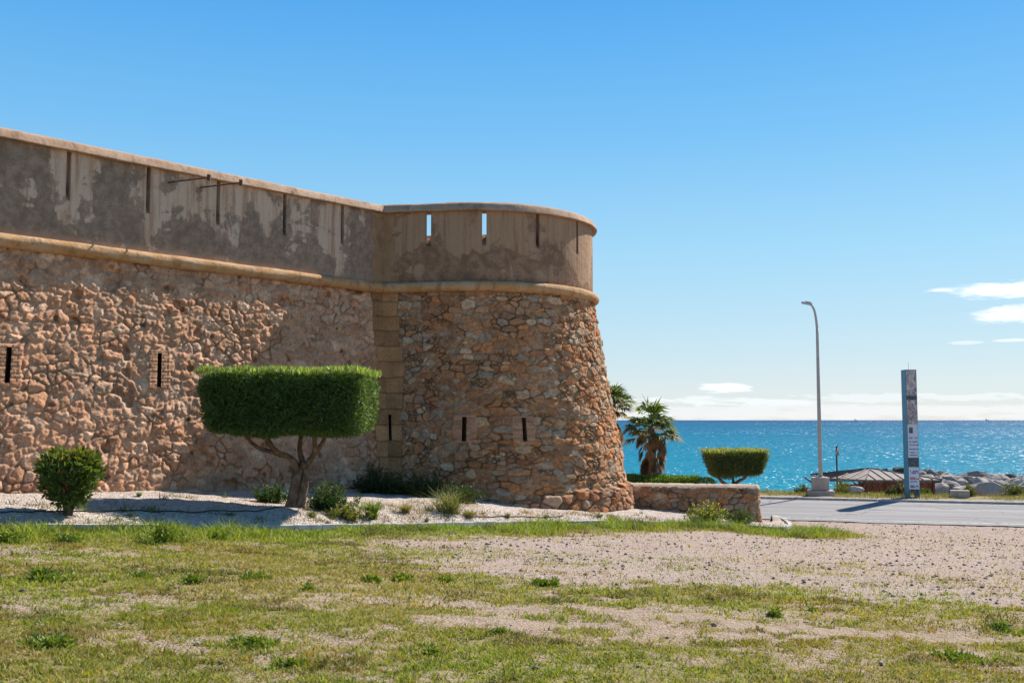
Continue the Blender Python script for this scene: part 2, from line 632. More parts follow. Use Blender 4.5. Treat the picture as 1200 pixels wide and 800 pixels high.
# ------------------------------------------------------------------ sea
rr = np.concatenate([np.linspace(40, 200, 30), np.geomspace(210, 40000, 60)])
aa = np.radians(np.linspace(-75, 100, 120))
RR, AA = np.meshgrid(rr, aa)
SEA_Z = -5.6
V = np.stack([RR * np.sin(AA), RR * np.cos(AA), np.full(RR.shape, SEA_Z)], -1).reshape(-1, 3)
sea_me = big_mesh('sea', V, grid_faces(len(rr), len(aa))[:, ::-1], None, True)


def mat_sea():
    m, nt, p = new_mat('sea_water', 0.12, 0.5)
    P = pos(nt)
    d = nt.n('ShaderNodeVectorMath', {0: P}, operation='LENGTH').outputs['Value']
    lg = nt.math('LOGARITHM', d, 10.0)
    w1 = nt.noise(nt.scale(P, (0.05, 0.12, 1)), 0.5, 4, 0.6)
    lg2 = nt.math('MULTIPLY_ADD', nt.math('SUBTRACT', w1, 0.5), 0.5, lg)
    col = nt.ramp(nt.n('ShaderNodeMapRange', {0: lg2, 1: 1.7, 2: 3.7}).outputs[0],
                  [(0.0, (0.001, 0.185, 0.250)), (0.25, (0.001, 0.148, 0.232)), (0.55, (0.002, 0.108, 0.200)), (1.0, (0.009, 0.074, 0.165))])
    # wavelets of three sizes, each used where it is large enough to be seen
    def layer(sx_, sy_, seed):
        q = nt.n('ShaderNodeVectorMath', {0: nt.scale(P, (sx_, sy_, 1)), 1: (seed * 13.7, seed * 5.1, 0)}, operation='ADD').outputs[0]
        return nt.noise(q, 1.0, 2, 0.5, 0.4)
    def vlayer(sx_, sy_, seed):
        q = nt.n('ShaderNodeVectorMath', {0: nt.scale(P, (sx_, sy_, 1)), 1: (seed * 13.7, seed * 5.1, 0)}, operation='ADD').outputs[0]
        return nt.n('ShaderNodeTexNoise', {'Vector': q, 'Scale': 1.0, 'Detail': 2.0, 'Roughness': 0.55}).outputs['Color']
    L4 = [vlayer(3.2, 1.0, 1), vlayer(1.7, 0.45, 2), vlayer(0.8, 0.14, 3), vlayer(0.25, 0.03, 4)]
    v = L4[0]
    for lay, d0, d1 in ((L4[1], 2.05, 2.25), (L4[2], 2.4, 2.65), (L4[3], 2.85, 3.15)):
        v = nt.mix(nt.step(lg, d0, d1), v, lay)
    sv = nt.n('ShaderNodeSeparateColor', {0: v})
    g = sv.outputs[2]
    grp = nt.noise(nt.scale(P, (0.03, 0.012, 1)), 1.0, 3, 0.55)
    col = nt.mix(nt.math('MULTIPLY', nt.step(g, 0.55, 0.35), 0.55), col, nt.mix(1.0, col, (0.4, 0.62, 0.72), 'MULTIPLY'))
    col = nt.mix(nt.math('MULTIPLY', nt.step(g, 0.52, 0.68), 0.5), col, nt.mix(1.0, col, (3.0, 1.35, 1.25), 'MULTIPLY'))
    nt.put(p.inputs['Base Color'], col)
    p.inputs['Specular IOR Level'].default_value = 0.0
    p.inputs['Roughness'].default_value = 1.0
    gl = nt.n('ShaderNodeBsdfAnisotropic', {'Color': (1, 1, 1, 1), 'Roughness': 0.2})
    ms = nt.n('ShaderNodeMixShader', {0: 0.012, 1: p.outputs[0], 2: gl.outputs[0]})
    # wave facets: random slopes, so that some of them mirror the sun
    ks = nt.math('MULTIPLY_ADD', grp, 2.4, 1.7)
    nx_ = nt.math('MULTIPLY', nt.math('SUBTRACT', sv.outputs[0], 0.5), ks)
    ny_ = nt.math('MULTIPLY', nt.math('SUBTRACT', sv.outputs[1], 0.5), ks)
    nn = nt.n('ShaderNodeVectorMath', {0: nt.n('ShaderNodeCombineXYZ', {0: nx_, 1: ny_, 2: 1.0}).outputs[0]}, operation='NORMALIZE').outputs[0]
    gs = nt.n('ShaderNodeBsdfAnisotropic', {'Color': (1, 1, 1, 1), 'Roughness': 0.33, 'Normal': nn})
    ms2 = nt.n('ShaderNodeMixShader', {0: 0.042, 1: ms.outputs[0], 2: gs.outputs[0]})
    nt.put(m.node_tree.nodes['Material Output'].inputs[0], ms2.outputs[0])
    return m


structure('sea', sea_me, mat_sea())

# ------------------------------------------------------------------ road
def road():
    rs = np.arange(-70, 95.1, 0.5)
    ss = np.array([S0, S0 + 0.12, S0 + 0.6, S0 + 2.9, S1 - 0.4, S1])
    RS, SS = np.meshgrid(rs, ss)
    SS = SS + np.where(SS < S0 + 0.05, (fbm(RS * 1.3, RS * 0 + 2, 3, 9) - 0.5) * 0.5 - 0.1, 0)
    X = RD[0] * RS + RN[0] * SS
    Y = RD[1] * RS + RN[1] * SS
    me = big_mesh('road', np.stack([X, Y, road_z(SS)], -1).reshape(-1, 3), grid_faces(len(rs), len(ss)), None, True)
    m, nt, p = new_mat('worn_asphalt', 0.85, 0.3)
    P = pos(nt)
    s = nt.n('ShaderNodeVectorMath', {0: P, 1: (RN[0], RN[1], 0)}, operation='DOT_PRODUCT').outputs['Value']
    r = nt.n('ShaderNodeVectorMath', {0: P, 1: (RD[0], RD[1], 0)}, operation='DOT_PRODUCT').outputs['Value']
    v = nt.n('ShaderNodeCombineXYZ', {0: nt.math('MULTIPLY', r, 0.06), 1: s, 2: 0.0}).outputs[0]
    st = nt.noise(v, 1.6, 4, 0.6)
    g = nt.noise(P, 60, 4, 0.7)
    pt = nt.noise(P, 0.8, 4, 0.6)
    col = nt.mix(nt.step(st, 0.35, 0.65), (0.165, 0.155, 0.155), (0.255, 0.24, 0.235))
    col = nt.mix(nt.math('MULTIPLY', nt.step(pt, 0.5, 0.7), 0.4), col, (0.215, 0.195, 0.18))
    f = nt.math('MULTIPLY_ADD', g, 0.5, 0.75)
    col = nt.mix(1.0, col, nt.n('ShaderNodeCombineColor', {0: f, 1: f, 2: f}).outputs[0], 'MULTIPLY')
    wq = nt.n('ShaderNodeCombineXYZ', {0: nt.math('MULTIPLY_ADD', pt, 1.2, nt.math('MULTIPLY', r, 0.22)), 1: nt.math('MULTIPLY_ADD', g, 0.08, nt.math('MULTIPLY', s, 0.55)), 2: 0.0}).outputs[0]
    vc = nt.n('ShaderNodeTexVoronoi', {'Vector': wq, 'Scale': 1.0}, feature='DISTANCE_TO_EDGE')
    col = nt.mix(nt.math('MULTIPLY', nt.step(vc.outputs[0], 0.022, 0.006), 0.6), col, (0.07, 0.065, 0.065))
    nt.put(p.inputs['Base Color'], col)
    bump(nt, p, g, 0.006, 0.7)
    structure('road', me, m)
    # painted edge lines
    m2, nt, p = new_mat('worn_road_paint', 0.8, 0.3)
    P = pos(nt)
    col = nt.mix(nt.step(nt.noise(P, 7, 5, 0.7), 0.42, 0.58), (0.24, 0.23, 0.225), (0.45, 0.44, 0.42))
    nt.put(p.inputs['Base Color'], col)
    for a, b in ((S0 + 0.42, S0 + 0.54), (S1 - 0.42, S1 - 0.32)):
        ss = np.array([a, b])
        RS, SS = np.meshgrid(rs, ss)
        X = RD[0] * RS + RN[0] * SS
        Y = RD[1] * RS + RN[1] * SS
        me = big_mesh('road_edge_line', np.stack([X, Y, road_z(SS) + 0.004], -1).reshape(-1, 3), grid_faces(len(rs), 2))
        structure('road_edge_line', me, m2)
    # low kerb on the sea side
    bm = bmesh.new()
    L = 1.0
    for i in range(-50, 80):
        c = RD * (i + 0.5) + RN * (S1 + 0.09)
        rot = Matrix.Rotation(math.atan2(RD[1], RD[0]), 3, 'Z')
        box(bm, Vector((c[0], c[1], -2.97)), (0.985, 0.15, 0.14), rot)
    structure('kerb', bpy.data.meshes.new('kerb'), None)
    o = bpy.data.objects['kerb']
    bm.to_mesh(o.data)
    bm.free()
    o.data.materials.append(M_KERB)


road()

# ------------------------------------------------------------------ fortress plan
U1 = Vector((0.667, 0.745)).normalized()          # along the curtain, towards the corner
N1 = Vector((U1.y, -U1.x))                        # outward normal of the curtain
J0 = Vector((-3.56, 27.9))
N2 = Vector((math.sin(R_(190)), math.cos(R_(190))))
RT = 3.44
CT = Vector((J0.x, J0.y)) - N2 * RT
# centre so that J0 lies on the tangent and the round front is at its measured place
tang = Vector((-N2.y, N2.x))
CT = CT + tang * ((Vector((-0.99, 30.94)) - CT).dot(tang))
BAT = 0.18
ZC = 3.46


def Jo(o):
    a = (J0.dot(N1) + o, J0.dot(N2) + o)
    det = N1.x * N2.y - N1.y * N2.x
    return Vector(((a[0] * N2.y - N1.y * a[1]) / det, (N1.x * a[1] - a[0] * N2.x) / det))


dJ = (Jo(1.0) - Jo(0.0))
dJ = np.array((dJ.x, dJ.y))
J0n = np.array((J0.x, J0.y))
U1n, N1n, N2n, CTn = (np.array((v.x, v.y)) for v in (U1, N1, N2, CT))
ST_L = ((CT + N2 * RT) - J0).length               # straight flank before the round begins
AZ0, AZ1 = 190.0, -16.0
ARC_L = R_(AZ0 - AZ1) * RT
print('flank', ST_L, 'centre', CT)


def Pw(t, o):
    """curtain: t<=0 metres from the corner, o outward offset -> (...,2)"""
    t, o = np.broadcast_arrays(np.asarray(t, float), np.asarray(o, float))
    return J0n + o[..., None] * dJ + t[..., None] * U1n


def Pt(s, o):
    """tower: s metres along the plan from the corner"""
    s, o = np.broadcast_arrays(np.asarray(s, float), np.asarray(o, float))
    f = np.clip(s / ST_L, 0, 1)[..., None]
    a = J0n + o[..., None] * dJ
    b = CTn + (RT + o[..., None]) * N2n
    lin = a * (1 - f) + b * f
    th = np.radians(AZ0) - np.clip(s - ST_L, 0, None) / RT
    arc = CTn + (RT + o[..., None]) * np.stack([np.sin(th), np.cos(th)], -1)
    return np.where((s < ST_L)[..., None], lin, arc)


def xyz(xy, z):
    z = np.broadcast_to(np.asarray(z, float), xy.shape[:-1])
    return np.concatenate([xy, z[..., None]], -1)


def find(fn, px, py, lo, hi, off):
    """parameter and height on a battered wall that lie on a measured sight line"""
    ts = np.linspace(lo, hi, 4000)
    z = 1.0
    for _ in range(12):
        o = off(z)
        p = fn(ts, np.full(ts.shape, o))
        zc = p[:, 1] * CP + z * SP
        u = 600 + 1200 * p[:, 0] / zc
        i = int(np.argmin(np.abs(u - px)))
        d = ray(px, py)
        z = d.z / d.y * p[i, 1]
    return float(ts[i]), float(z)


off_w = lambda z: BAT * (ZC - z) if z < ZC else 0.0

# ------------------------------------------------------------------ stone fields
def stones(U, V, w, h, seed, jit=0.85, warp=0.07, wt=0.05, p=2.6, stretch=1.25):
    U = U + (fbm(U * 2.3, V * 2.3, 3, seed + 90) - 0.5) * warp * 2
    V = V + (fbm(U * 2.7 + 40, V * 2.7, 3, seed + 95) - 0.5) * warp * 1.2
    y = V / h
    best = np.full(U.shape, 1e9)
    sec = np.full(U.shape, 1e9)
    bi = np.zeros(U.shape)
    bj = np.zeros(U.shape)
    bdx = np.zeros(U.shape)
    bdy = np.zeros(U.shape)
    j0 = np.floor(y)
    for dj in (-1, 0, 1):
        j = j0 + dj
        xs = U / w + _hash(j, j * 0 + 3, seed + 7) * 1.0
        i0 = np.floor(xs)
        for di in (-1, 0, 1):
            i = i0 + di
            cx = i + 0.5 + jit * (_hash(i, j, seed + 1) - 0.5)
            cy = j + 0.5 + jit * 0.8 * (_hash(i, j, seed + 2) - 0.5)
            dx, dy = (xs - cx) * w, (y - cy) * h * stretch
            d = (np.abs(dx) ** p + np.abs(dy) ** p) ** (1 / p) - wt * (_hash(i, j, seed + 3) - 0.5)
            m = d < best
            sec = np.where(m, best, np.minimum(sec, d))
            best = np.where(m, d, best)
            bi, bj = np.where(m, i, bi), np.where(m, j, bj)
            bdx, bdy = np.where(m, dx, bdx), np.where(m, dy, bdy)
    rnd = [_hash(bi, bj, seed + 20 + k) for k in range(6)]
    return sec - best, bdx, bdy, rnd


PAL_W = np.array([(0.53, 0.295, 0.185), (0.57, 0.335, 0.22), (0.50, 0.27, 0.165), (0.54, 0.285, 0.175), (0.48, 0.28, 0.185), (0.61, 0.38, 0.26), (0.51, 0.26, 0.155)])
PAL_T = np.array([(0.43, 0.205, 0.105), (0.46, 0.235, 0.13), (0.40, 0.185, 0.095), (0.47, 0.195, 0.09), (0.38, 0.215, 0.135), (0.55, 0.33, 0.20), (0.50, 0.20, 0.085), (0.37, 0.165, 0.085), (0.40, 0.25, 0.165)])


def pick(pal, r):
    return pal[np.clip((r * len(pal)).astype(int), 0, len(pal) - 1)]


def brick_zone(U, V, u0, z0, hw, hh, Hh, col):
    """courses of thin brick round a loophole"""
    du, dv = np.abs(U - u0), np.abs(V - z0)
    m = (du < hw * (0.9 + 0.2 * _hash(np.floor(V / 0.075), V * 0, 5))) & (dv < hh)
    fr = (V / 0.075) % 1.0
    row = np.floor(V / 0.075)
    fx = (U / 0.24 + 0.5 * (row % 2)) % 1.0
    e = np.minimum(np.minimum(fr, 1 - fr) * 0.075, np.minimum(fx, 1 - fx) * 0.24)
    hb = sstep(0.0, 0.012, e) * 0.02 + 0.03 + (fbm(U * 20, V * 20, 2, 3) - 0.5) * 0.015
    rr_ = _hash(np.floor(U / 0.24 + 0.5 * (row % 2)), row, 77)
    bc = np.array((0.47, 0.22, 0.12))[None] * (0.75 + 0.5 * rr_[..., None])
    mort = np.array((0.40, 0.26, 0.165))
    bc = np.where((e > 0.008)[..., None], bc, mort)
    return np.where(m, hb, Hh), np.where(m[..., None], bc, col)


def quoin_zone(D, V, Hh, col, wmin, wmax, seed):
    """dressed corner blocks, D = distance from the corner"""
    hb = 0.42
    V = V + (fbm(D * 1.5, V * 0.9, 3, seed + 3) - 0.5) * 0.06
    row = np.floor(V / hb + 0.3)
    wd = wmin + (wmax - wmin) * _hash(row, row * 0, seed)
    m = D < wd
    fr = (V / hb + 0.3) % 1.0
    e = np.minimum(np.minimum(fr, 1 - fr) * hb, np.abs(wd - D))
    h = 0.025 - 0.02 * sstep(0.015, 0.0, e) + (fbm(D * 6, V * 6, 3, seed) - 0.5) * 0.012
    tint = (0.72 + 0.5 * _hash(row, row * 0 + 4, seed))[..., None]
    c = np.array((0.37, 0.19, 0.085)) * tint * (0.75 + 0.5 * fbm(D * 4, V * 4, 4, seed + 9))[..., None]
    c = c * (1 - 0.45 * sstep(0.03, 0.006, e))[..., None]
    return np.where(m, h, Hh), np.where(m[..., None], c, col)


def stone_surface(fn, us, zs, field, holes, name, mat, parent, col_only=False):
    U, V = np.meshgrid(us, zs)
    H, col = field(U, V)
    off = BAT * (ZC - V) + H
    P = xyz(fn(U, off), V)
    F = grid_faces(len(us), len(zs))
    if holes:
        uc = (us[:-1] + us[1:]) / 2
        zc = (zs[:-1] + zs[1:]) / 2
        UC, ZZ = np.meshgrid(uc, zc)
        keep = np.ones(UC.shape, bool)
        for (u0, z0, hw, hh) in holes:
            keep &= ~((np.abs(UC - u0) < hw) & (np.abs(ZZ - z0) < hh))
        F = F[keep.ravel()]
    me = big_mesh(name, P.reshape(-1, 3), F, col.reshape(-1, 3), True)
    return link(name, me, mat, parent)


def loophole(fn, hole, parent, depth=0.55):
    u0, z0, hw, hh = hole
    hw, hh = hw + 0.02, hh + 0.02
    bm = bmesh.new()
    vs = []
    for k, dd in enumerate((0.015, -depth)):
        for (a, b) in ((-hw, -hh), (hw, -hh), (hw, hh), (-hw, hh)):
            xy = fn(np.array(u0 + a), np.array(BAT * (ZC - (z0 + b)) + dd))
            vs.append(bm.verts.new((xy[0], xy[1], z0 + b)))
    for k in range(4):
        bm.faces.new((vs[k], vs[4 + k], vs[4 + (k + 1) % 4], vs[(k + 1) % 4]))
    bm.faces.new((vs[4], vs[7], vs[6], vs[5]))
    return bm_obj('loophole', bm, M_DARK, parent)


fort = thing('fortress', 'old tan stone coastal fortress with battered rubble wall, plastered parapet and round corner tower', 'fortress', (J0.x, J0.y, -2.2))

# holes measured on the photograph
W_HOLES, T_HOLES = [], []
for px, y0, y1 in ((10, 406, 449), (187, 414, 453)):
    t, za = find(Pw, px, y0, -15, 0, off_w)
    t, zb = find(Pw, px, y1, -15, 0, off_w)
    t, zm = find(Pw, px, (y0 + y1) / 2, -15, 0, off_w)
    W_HOLES.append((t, (za + zb) / 2, 0.050, abs(za - zb) / 2))
for px, y0, y1 in ((457, 486, 516), (544, 488, 517), (614, 489, 517)):
    t, za = find(Pt, px, y0, 0, 6, off_w)
    t, zb = find(Pt, px, y1, 0, 6, off_w)
    t, zm = find(Pt, px, (y0 + y1) / 2, 0, 6, off_w)
    T_HOLES.append((t, (za + zb) / 2, 0.050, abs(za - zb) / 2))
print('holes', W_HOLES, T_HOLES)


def ridged(x, y, o, seed):
    t, a, q = 0, 1.0, 0
    for i in range(o):
        t = t + a * (1 - np.abs(2 * vnoise(x * 2 ** i + 5.1 * i, y * 2 ** i + 3.3 * i, seed + i) - 1))
        q += a
        a *= 0.55
    return t / q


def field_w(U, V):
    e, dx, dy, r = stones(U, V, 0.30, 0.185, 100, 0.98, 0.13, 0.16, 2.4, 1.25)
    e2, dx2, dy2, r2 = stones(U, V, 0.15, 0.105, 300, 0.95, 0.06, 0.06, 2.4, 1.2)
    prof = sstep(-0.01, 0.11, e)
    prof2 = sstep(0.0, 0.06, e2)
    rg = ridged(U * 5.2, V * 5.6, 4, 13)
    H = prof * (0.012 + 0.026 * r[0]) + (dx * (r[1] - 0.5) + dy * (r[2] - 0.5)) * 0.24 * prof
    H = H + 0.016 * prof2 * (0.3 + r2[0]) * (0.45 + 0.55 * prof) - 0.050 * (rg - 0.5) + (fbm(U * 13, V * 13, 3, 15) - 0.5) * 0.048 + (fbm(U * 0.8, V * 0.8, 2, 17) - 0.5) * 0.07
    pit = fbm(U * 2.6, V * 3.4, 3, 19)
    H = H - 0.10 * sstep(0.68, 0.78, pit)
    col = pick(PAL_W, r[4]) * (0.86 + 0.28 * r[5])[..., None]
    col = col * (0.88 + 0.24 * r2[1])[..., None]
    mort = np.array((0.52, 0.30, 0.195))
    mm = sstep(0.05, 0.0, e)[..., None] * 0.8
    col = col * (1 - mm) + mort * mm
    jn = sstep(0.50, 0.64, fbm(U * 1.8, V * 2.4, 3, 27)) * sstep(0.035, 0.0, e)
    col = col * (1 - 0.4 * jn)[..., None]
    H = H - 0.03 * jn
    col = col * (0.62 + 0.45 * ridged(U * 6, V * 7, 4, 29) + 0.35 * fbm(U * 15, V * 15, 3, 37))[..., None]
    big = fbm(U * 0.5, V * 0.7, 3, 23)[..., None]
    col = col * (0.70 + 0.36 * big) * np.array((0.94, 0.92, 0.85))
    for (u0, z0, hw, hh) in W_HOLES:
        H, col = brick_zone(U, V, u0, z0, 0.26, hh + 0.07, H, col)
    return quoin_zone(-U, V, H, col, 0.26, 0.44, 61)


def coursed(U, V, sd):
    """coursed rubble: wide flat stones with small packing stones, shallow uneven joints"""
    e, dx, dy, r = stones(U, V, 0.31, 0.16, sd, 0.90, 0.075, 0.13, 3.0, 1.6)
    e2, dx2, dy2, r2 = stones(U, V, 0.14, 0.065, sd + 200, 0.95, 0.035, 0.04, 2.6, 1.5)
    small = r[3] < 0.20
    ee = np.where(small, np.minimum(e, e2 * 0.9), e)
    prof = sstep(0.0, 0.045, e)
    H = prof * (0.010 + 0.06 * r[0] ** 1.5) + (dx * (r[1] - 0.5) + dy * (r[2] - 0.5)) * 0.30 * prof
    H = H + (fbm(U * 6, V * 7, 4, sd + 19, 0.6) - 0.5) * 0.06 - 0.03 * (ridged(U * 5, V * 7, 3, sd + 5) - 0.5)
    H = np.where(small, H * 0.5 + 0.024 * sstep(0, 0.03, e2) * (0.2 + r2[0]) - 0.006, H)
    jn = fbm(U * 2.2, V * 3.0, 3, sd + 33)
    H = H - 0.035 * sstep(0.03, 0.0, ee) * sstep(0.42, 0.6, jn)
    col = pick(PAL_T, np.where(small, r2[4], r[4])) * (0.88 + 0.28 * np.where(small, r2[5], r[5]))[..., None]
    mot = ridged(U * 7, V * 9, 4, sd + 41)[..., None]
    mot2 = fbm(U * 14, V * 18, 3, sd + 47)[..., None]
    col = col * (0.40 + 0.65 * mot + 0.65 * mot2)
    tn = fbm(U * 1.6 + 9, V * 2.2, 4, sd + 49)[..., None]
    col = col * (1 + (tn - 0.5) * np.array((0.0, 0.30, 0.6)))
    mm = sstep(0.05, 0.005, ee)[..., None]
    dark = sstep(0.40, 0.62, jn)[..., None]
    mort = np.array((0.37, 0.205, 0.10)) * (1 - dark) + np.array((0.13, 0.075, 0.04)) * dark
    mm = mm * (0.35 + 0.3 * dark)
    col = col * (1 - mm) + mort * mm
    big = fbm(U * 0.45, V * 0.6, 3, sd + 29)[..., None]
    return H, col * (0.74 + 0.22 * big) * np.array((0.90, 0.98, 0.98)), prof


def field_t(U, V):
    H, col, prof = coursed(U, V, 500)
    for (u0, z0, hw, hh) in T_HOLES[1:]:
        H, col = brick_zone(U, V, u0, z0, 0.27, hh + 0.04, H, col)
    return quoin_zone(U, V, H, col, 0.42, 0.72, 67)


us = spaced([(-15, -11.2, 0.04), (-11.2, 0, 0.0205)])
zs = np.arange(-2.6, ZC + 0.03, 0.0205)
curtain = stone_surface(Pw, us, zs, field_w, W_HOLES, 'curtain_wall', M_STONE, fort)
for h in W_HOLES:
    loophole(Pw, h, curtain)
VIS = ST_L + R_(AZ0 - 70) * RT
ts = spaced([(0, VIS, 0.0195), (VIS, ST_L + ARC_L, 0.12)])
zs = np.arange(-3.3, ZC + 0.03, 0.0205)
tower = stone_surface(Pt, ts, zs, field_t, T_HOLES, 'corner_tower', M_STONE, fort)
for h in T_HOLES:
    loophole(Pt, h, tower)


# footing of bigger rounded stones round the tower
def plinth():
    a0 = ST_L + 0.3
    us = spaced([(a0, VIS, 0.02), (VIS, VIS + 2, 0.1)])
    top = -1.72
    zs = np.arange(-3.3, top + 0.1, 0.02)
    U, V = np.meshgrid(us, zs)
    e, dx, dy, r = stones(U, V + 0.05, 0.31, 0.19, 900, 0.95, 0.07, 0.13, 2.4, 1.2)
    prof = sstep(0.0, 0.065, e)
    topl = top - 0.25 * (1 - sstep(ST_L + 1.2, ST_L + 3.6, U)) + (r[3] - 0.5) * 0.12 - 0.0
    fade = sstep(0.0, -0.16, V - topl)
    H = -0.25 + fade * (0.36 + prof * (0.03 + 0.05 * r[0]) + (dx * (r[1] - 0.5) + dy * (r[2] - 0.5)) * 0.5 * prof + (fbm(U * 7, V * 7, 3, 33) - 0.5) * 0.06 - 0.03 * (ridged(U * 6, V * 8, 3, 39) - 0.5))
    H = H * 1.0
    col = pick(PAL_T, r[4]) * (0.72 + 0.35 * r[5])[..., None] * (0.55 + 0.6 * ridged(U * 6, V * 8, 4, 35))[..., None]
    mm = sstep(0.05, 0.0, e)[..., None]
    col = col * (1 - mm) + np.array((0.17, 0.10, 0.055)) * mm
    P = xyz(Pt(U, BAT * (ZC - V) + H), V)
    me = big_mesh('footing', P.reshape(-1, 3), grid_faces(len(us), len(zs)), col.reshape(-1, 3), True)
    link('footing', me, M_STONE, tower)


plinth()


# ---- parapets with open slits
def parapet(fn, us_breaks, slits, ulo, uhi, zlo, ztop, name, mat, parent, thick=0.45, step=0.12, shift=0.0):
    """slits: (u, half width outside, half width inside, sill z)"""
    st = []                                      # stations: (u outer, u inner)
    tops = []                                    # top of the panel following the station
    cur = ulo
    sl = sorted(slits)
    def run(a, b, ai, bi, top):
        n = max(1, int(round((b - a) / step)))
        for k in range(n):
            f = k / n
            st.append((a + (b - a) * f, ai + (bi - ai) * f))
            tops.append(top)
    ci = ulo
    for (u, ho, hi, sz) in sl:
        run(cur, u - ho, ci, u - hi, ztop)
        run(u - ho, u + ho, u - hi, u + hi, sz)
        cur, ci = u + ho, u + hi
    run(cur, uhi, ci, uhi, ztop)
    st.append((uhi, uhi))
    bm = bmesh.new()
    def col_verts(k, z):
        uo, ui = st[k]
        a = fn(np.array(uo), np.array(0.0))
        b = fn(np.array(ui + shift * thick), np.array(-thick))
        return a, b, z
    cache = {}
    def vert(k, side, z):
        key = (k, side, round(z, 4))
        if key not in cache:
            a, b, _ = col_verts(k, z)
            p = a if side == 0 else b
            rise = 0.38 if side == 1 and any(abs(z - q[3]) < 1e-6 for q in slits) else 0.0
            cache[key] = bm.verts.new((p[0], p[1], z + rise))
        return cache[key]
    for k in range(len(tops)):
        top = tops[k]
        lev = [zlo, 4.66, ztop] if top == ztop else [zlo, top]
        for z0, z1 in zip(lev[:-1], lev[1:]):
            bm.faces.new((vert(k, 0, z0), vert(k + 1, 0, z0), vert(k + 1, 0, z1), vert(k, 0, z1)))
            bm.faces.new((vert(k + 1, 1, z0), vert(k, 1, z0), vert(k, 1, z1), vert(k + 1, 1, z1)))
        bm.faces.new((vert(k, 0, top), vert(k + 1, 0, top), vert(k + 1, 1, top), vert(k, 1, top)))
        nxt = tops[k + 1] if k + 1 < len(tops) else zlo
        prv = tops[k - 1] if k else zlo
        for kk, other in ((k + 1, nxt), (k, prv)):
            if other < top:
                bm.faces.new((vert(kk, 0, other), vert(kk, 1, other), vert(kk, 1, top), vert(kk, 0, top)))
    bmesh.ops.recalc_face_normals(bm, faces=bm.faces[:])
    return bm_obj(name, bm, mat, parent)


Z_TOP = 5.70
w_sl = []
for px in (79, 173, 255.5, 333.5, 401.5):
    t, z = find(Pw, px, 250, -15, 0, lambda z: 0.0)
    w_sl.append((t, 0.052, 0.10, 4.62))
t_sl = []
for px in (502.5, 567.5, 630, 676.5):
    t, z = find(Pt, px, 280, 0, 8.0, lambda z: 0.0)
    t_sl.append((t, 0.058, 0.19, 4.72))
M_PLASTER = plaster('stained_lime_plaster', [q[0] for q in w_sl], (0.25, 0.172, 0.122), (0.58, 0.42, 0.30), (0.47, 0.29, 0.185))
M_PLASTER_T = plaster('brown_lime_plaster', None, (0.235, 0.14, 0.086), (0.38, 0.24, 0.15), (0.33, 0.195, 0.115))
parapet(Pw, None, w_sl, -15, 0, 3.5, Z_TOP, 'parapet', M_PLASTER, curtain, shift=float(dJ @ U1n))
parapet(Pt, None, t_sl, 0, ST_L + ARC_L, 3.5, Z_TOP, 'parapet', M_PLASTER_T, tower)


def sweep(fn, us, prof, name, mat, parent, wob=0.0, seed=0, close=True):
    n = len(prof)
    us = np.asarray(us)
    V = []
    for k, (o, z) in enumerate(prof):
        wo = (fbm(us * 2.1 + k * 0.7, us * 0 + k * 0.35, 4, seed) - 0.5) * wob * 2
        wz = (fbm(us * 1.7 + 50 + k * 0.5, us * 0 + k * 0.3, 4, seed + 3) - 0.5) * wob * 1.4
        V.append(xyz(fn(us, o + wo), z + wz))
    V = np.stack(V, 0)                            # (n, L, 3)
    L = len(us)
    F = []
    for k in range(n if close else n - 1):
        a, b = k * L, ((k + 1) % n) * L
        i = np.arange(L - 1)
        F.append(np.stack([a + i, a + i + 1, b + i + 1, b + i], 1))
    me = big_mesh(name, V.reshape(-1, 3), np.concatenate(F), None, True)
    o = link(name, me, mat, parent)
    return o


cordon_p = [(0.02 + 0.175 * math.sin(a), 3.60 - 0.148 * math.cos(a)) for a in np.linspace(0.1, math.pi - 0.1, 12)] + [(-0.2, 3.70), (-0.2, 3.50)]
cw = np.arange(-15, 0.001, 0.06)
ctw = np.arange(0, ST_L + ARC_L + 0.01, 0.06)
cop_p = [(0.0, 5.685), (0.12, 5.672), (0.135, 5.690), (0.075, 5.84), (0.03, 5.885), (-0.2, 5.96), (-0.42, 5.885), (-0.50, 5.69)]


def sharp(o, ang=0.6):
    for e in o.data.edges:
        pass
    try:
        o.data.set_sharp_from_angle(angle=ang)
    except Exception:
        pass


sweep(Pw, cw, cordon_p, 'cordon', M_CORDON, curtain, 0.022, 3)
sweep(Pt, ctw, cordon_p, 'cordon', M_CORDON, tower, 0.022, 4)
sharp(sweep(Pw, cw, cop_p, 'coping', M_COPING, curtain, 0.02, 5))
sharp(sweep(Pt, ctw, cop_p, 'coping', M_COPING, tower, 0.02, 6))


# quoins of the parapet corner: thin dressed blocks, a little proud of the plaster
def parapet_quoins(fn, sgn, parent):
    bm = bmesh.new()
    z = 3.76
    i = 0
    while z < 5.6:
        hgt = random.uniform(0.27, 0.36)
        wd = random.uniform(0.26, 0.5)
        zt = min(z + hgt, 5.66)
        pr = 0.006 + random.uniform(0, 0.008)
        v = []
        for o in (pr, -0.05):
            for (u, zz) in ((0, z + 0.006), (sgn * wd, z + 0.006), (sgn * wd, zt - 0.006), (0, zt - 0.006)):
                p = fn(np.array(u * 1.0), np.array(o))
                v.append(bm.verts.new((p[0], p[1], zz)))
        bm.faces.new(v[:4])
        for k in range(4):
            bm.faces.new((v[k], v[(k + 1) % 4], v[4 + (k + 1) % 4], v[4 + k]))
        z = zt
    bmesh.ops.recalc_face_normals(bm, faces=bm.faces[:])
    bm_obj('quoin', bm, M_ASHLAR, parent)


parapet_quoins(Pw, -1, curtain)
parapet_quoins(Pt, 1, tower)


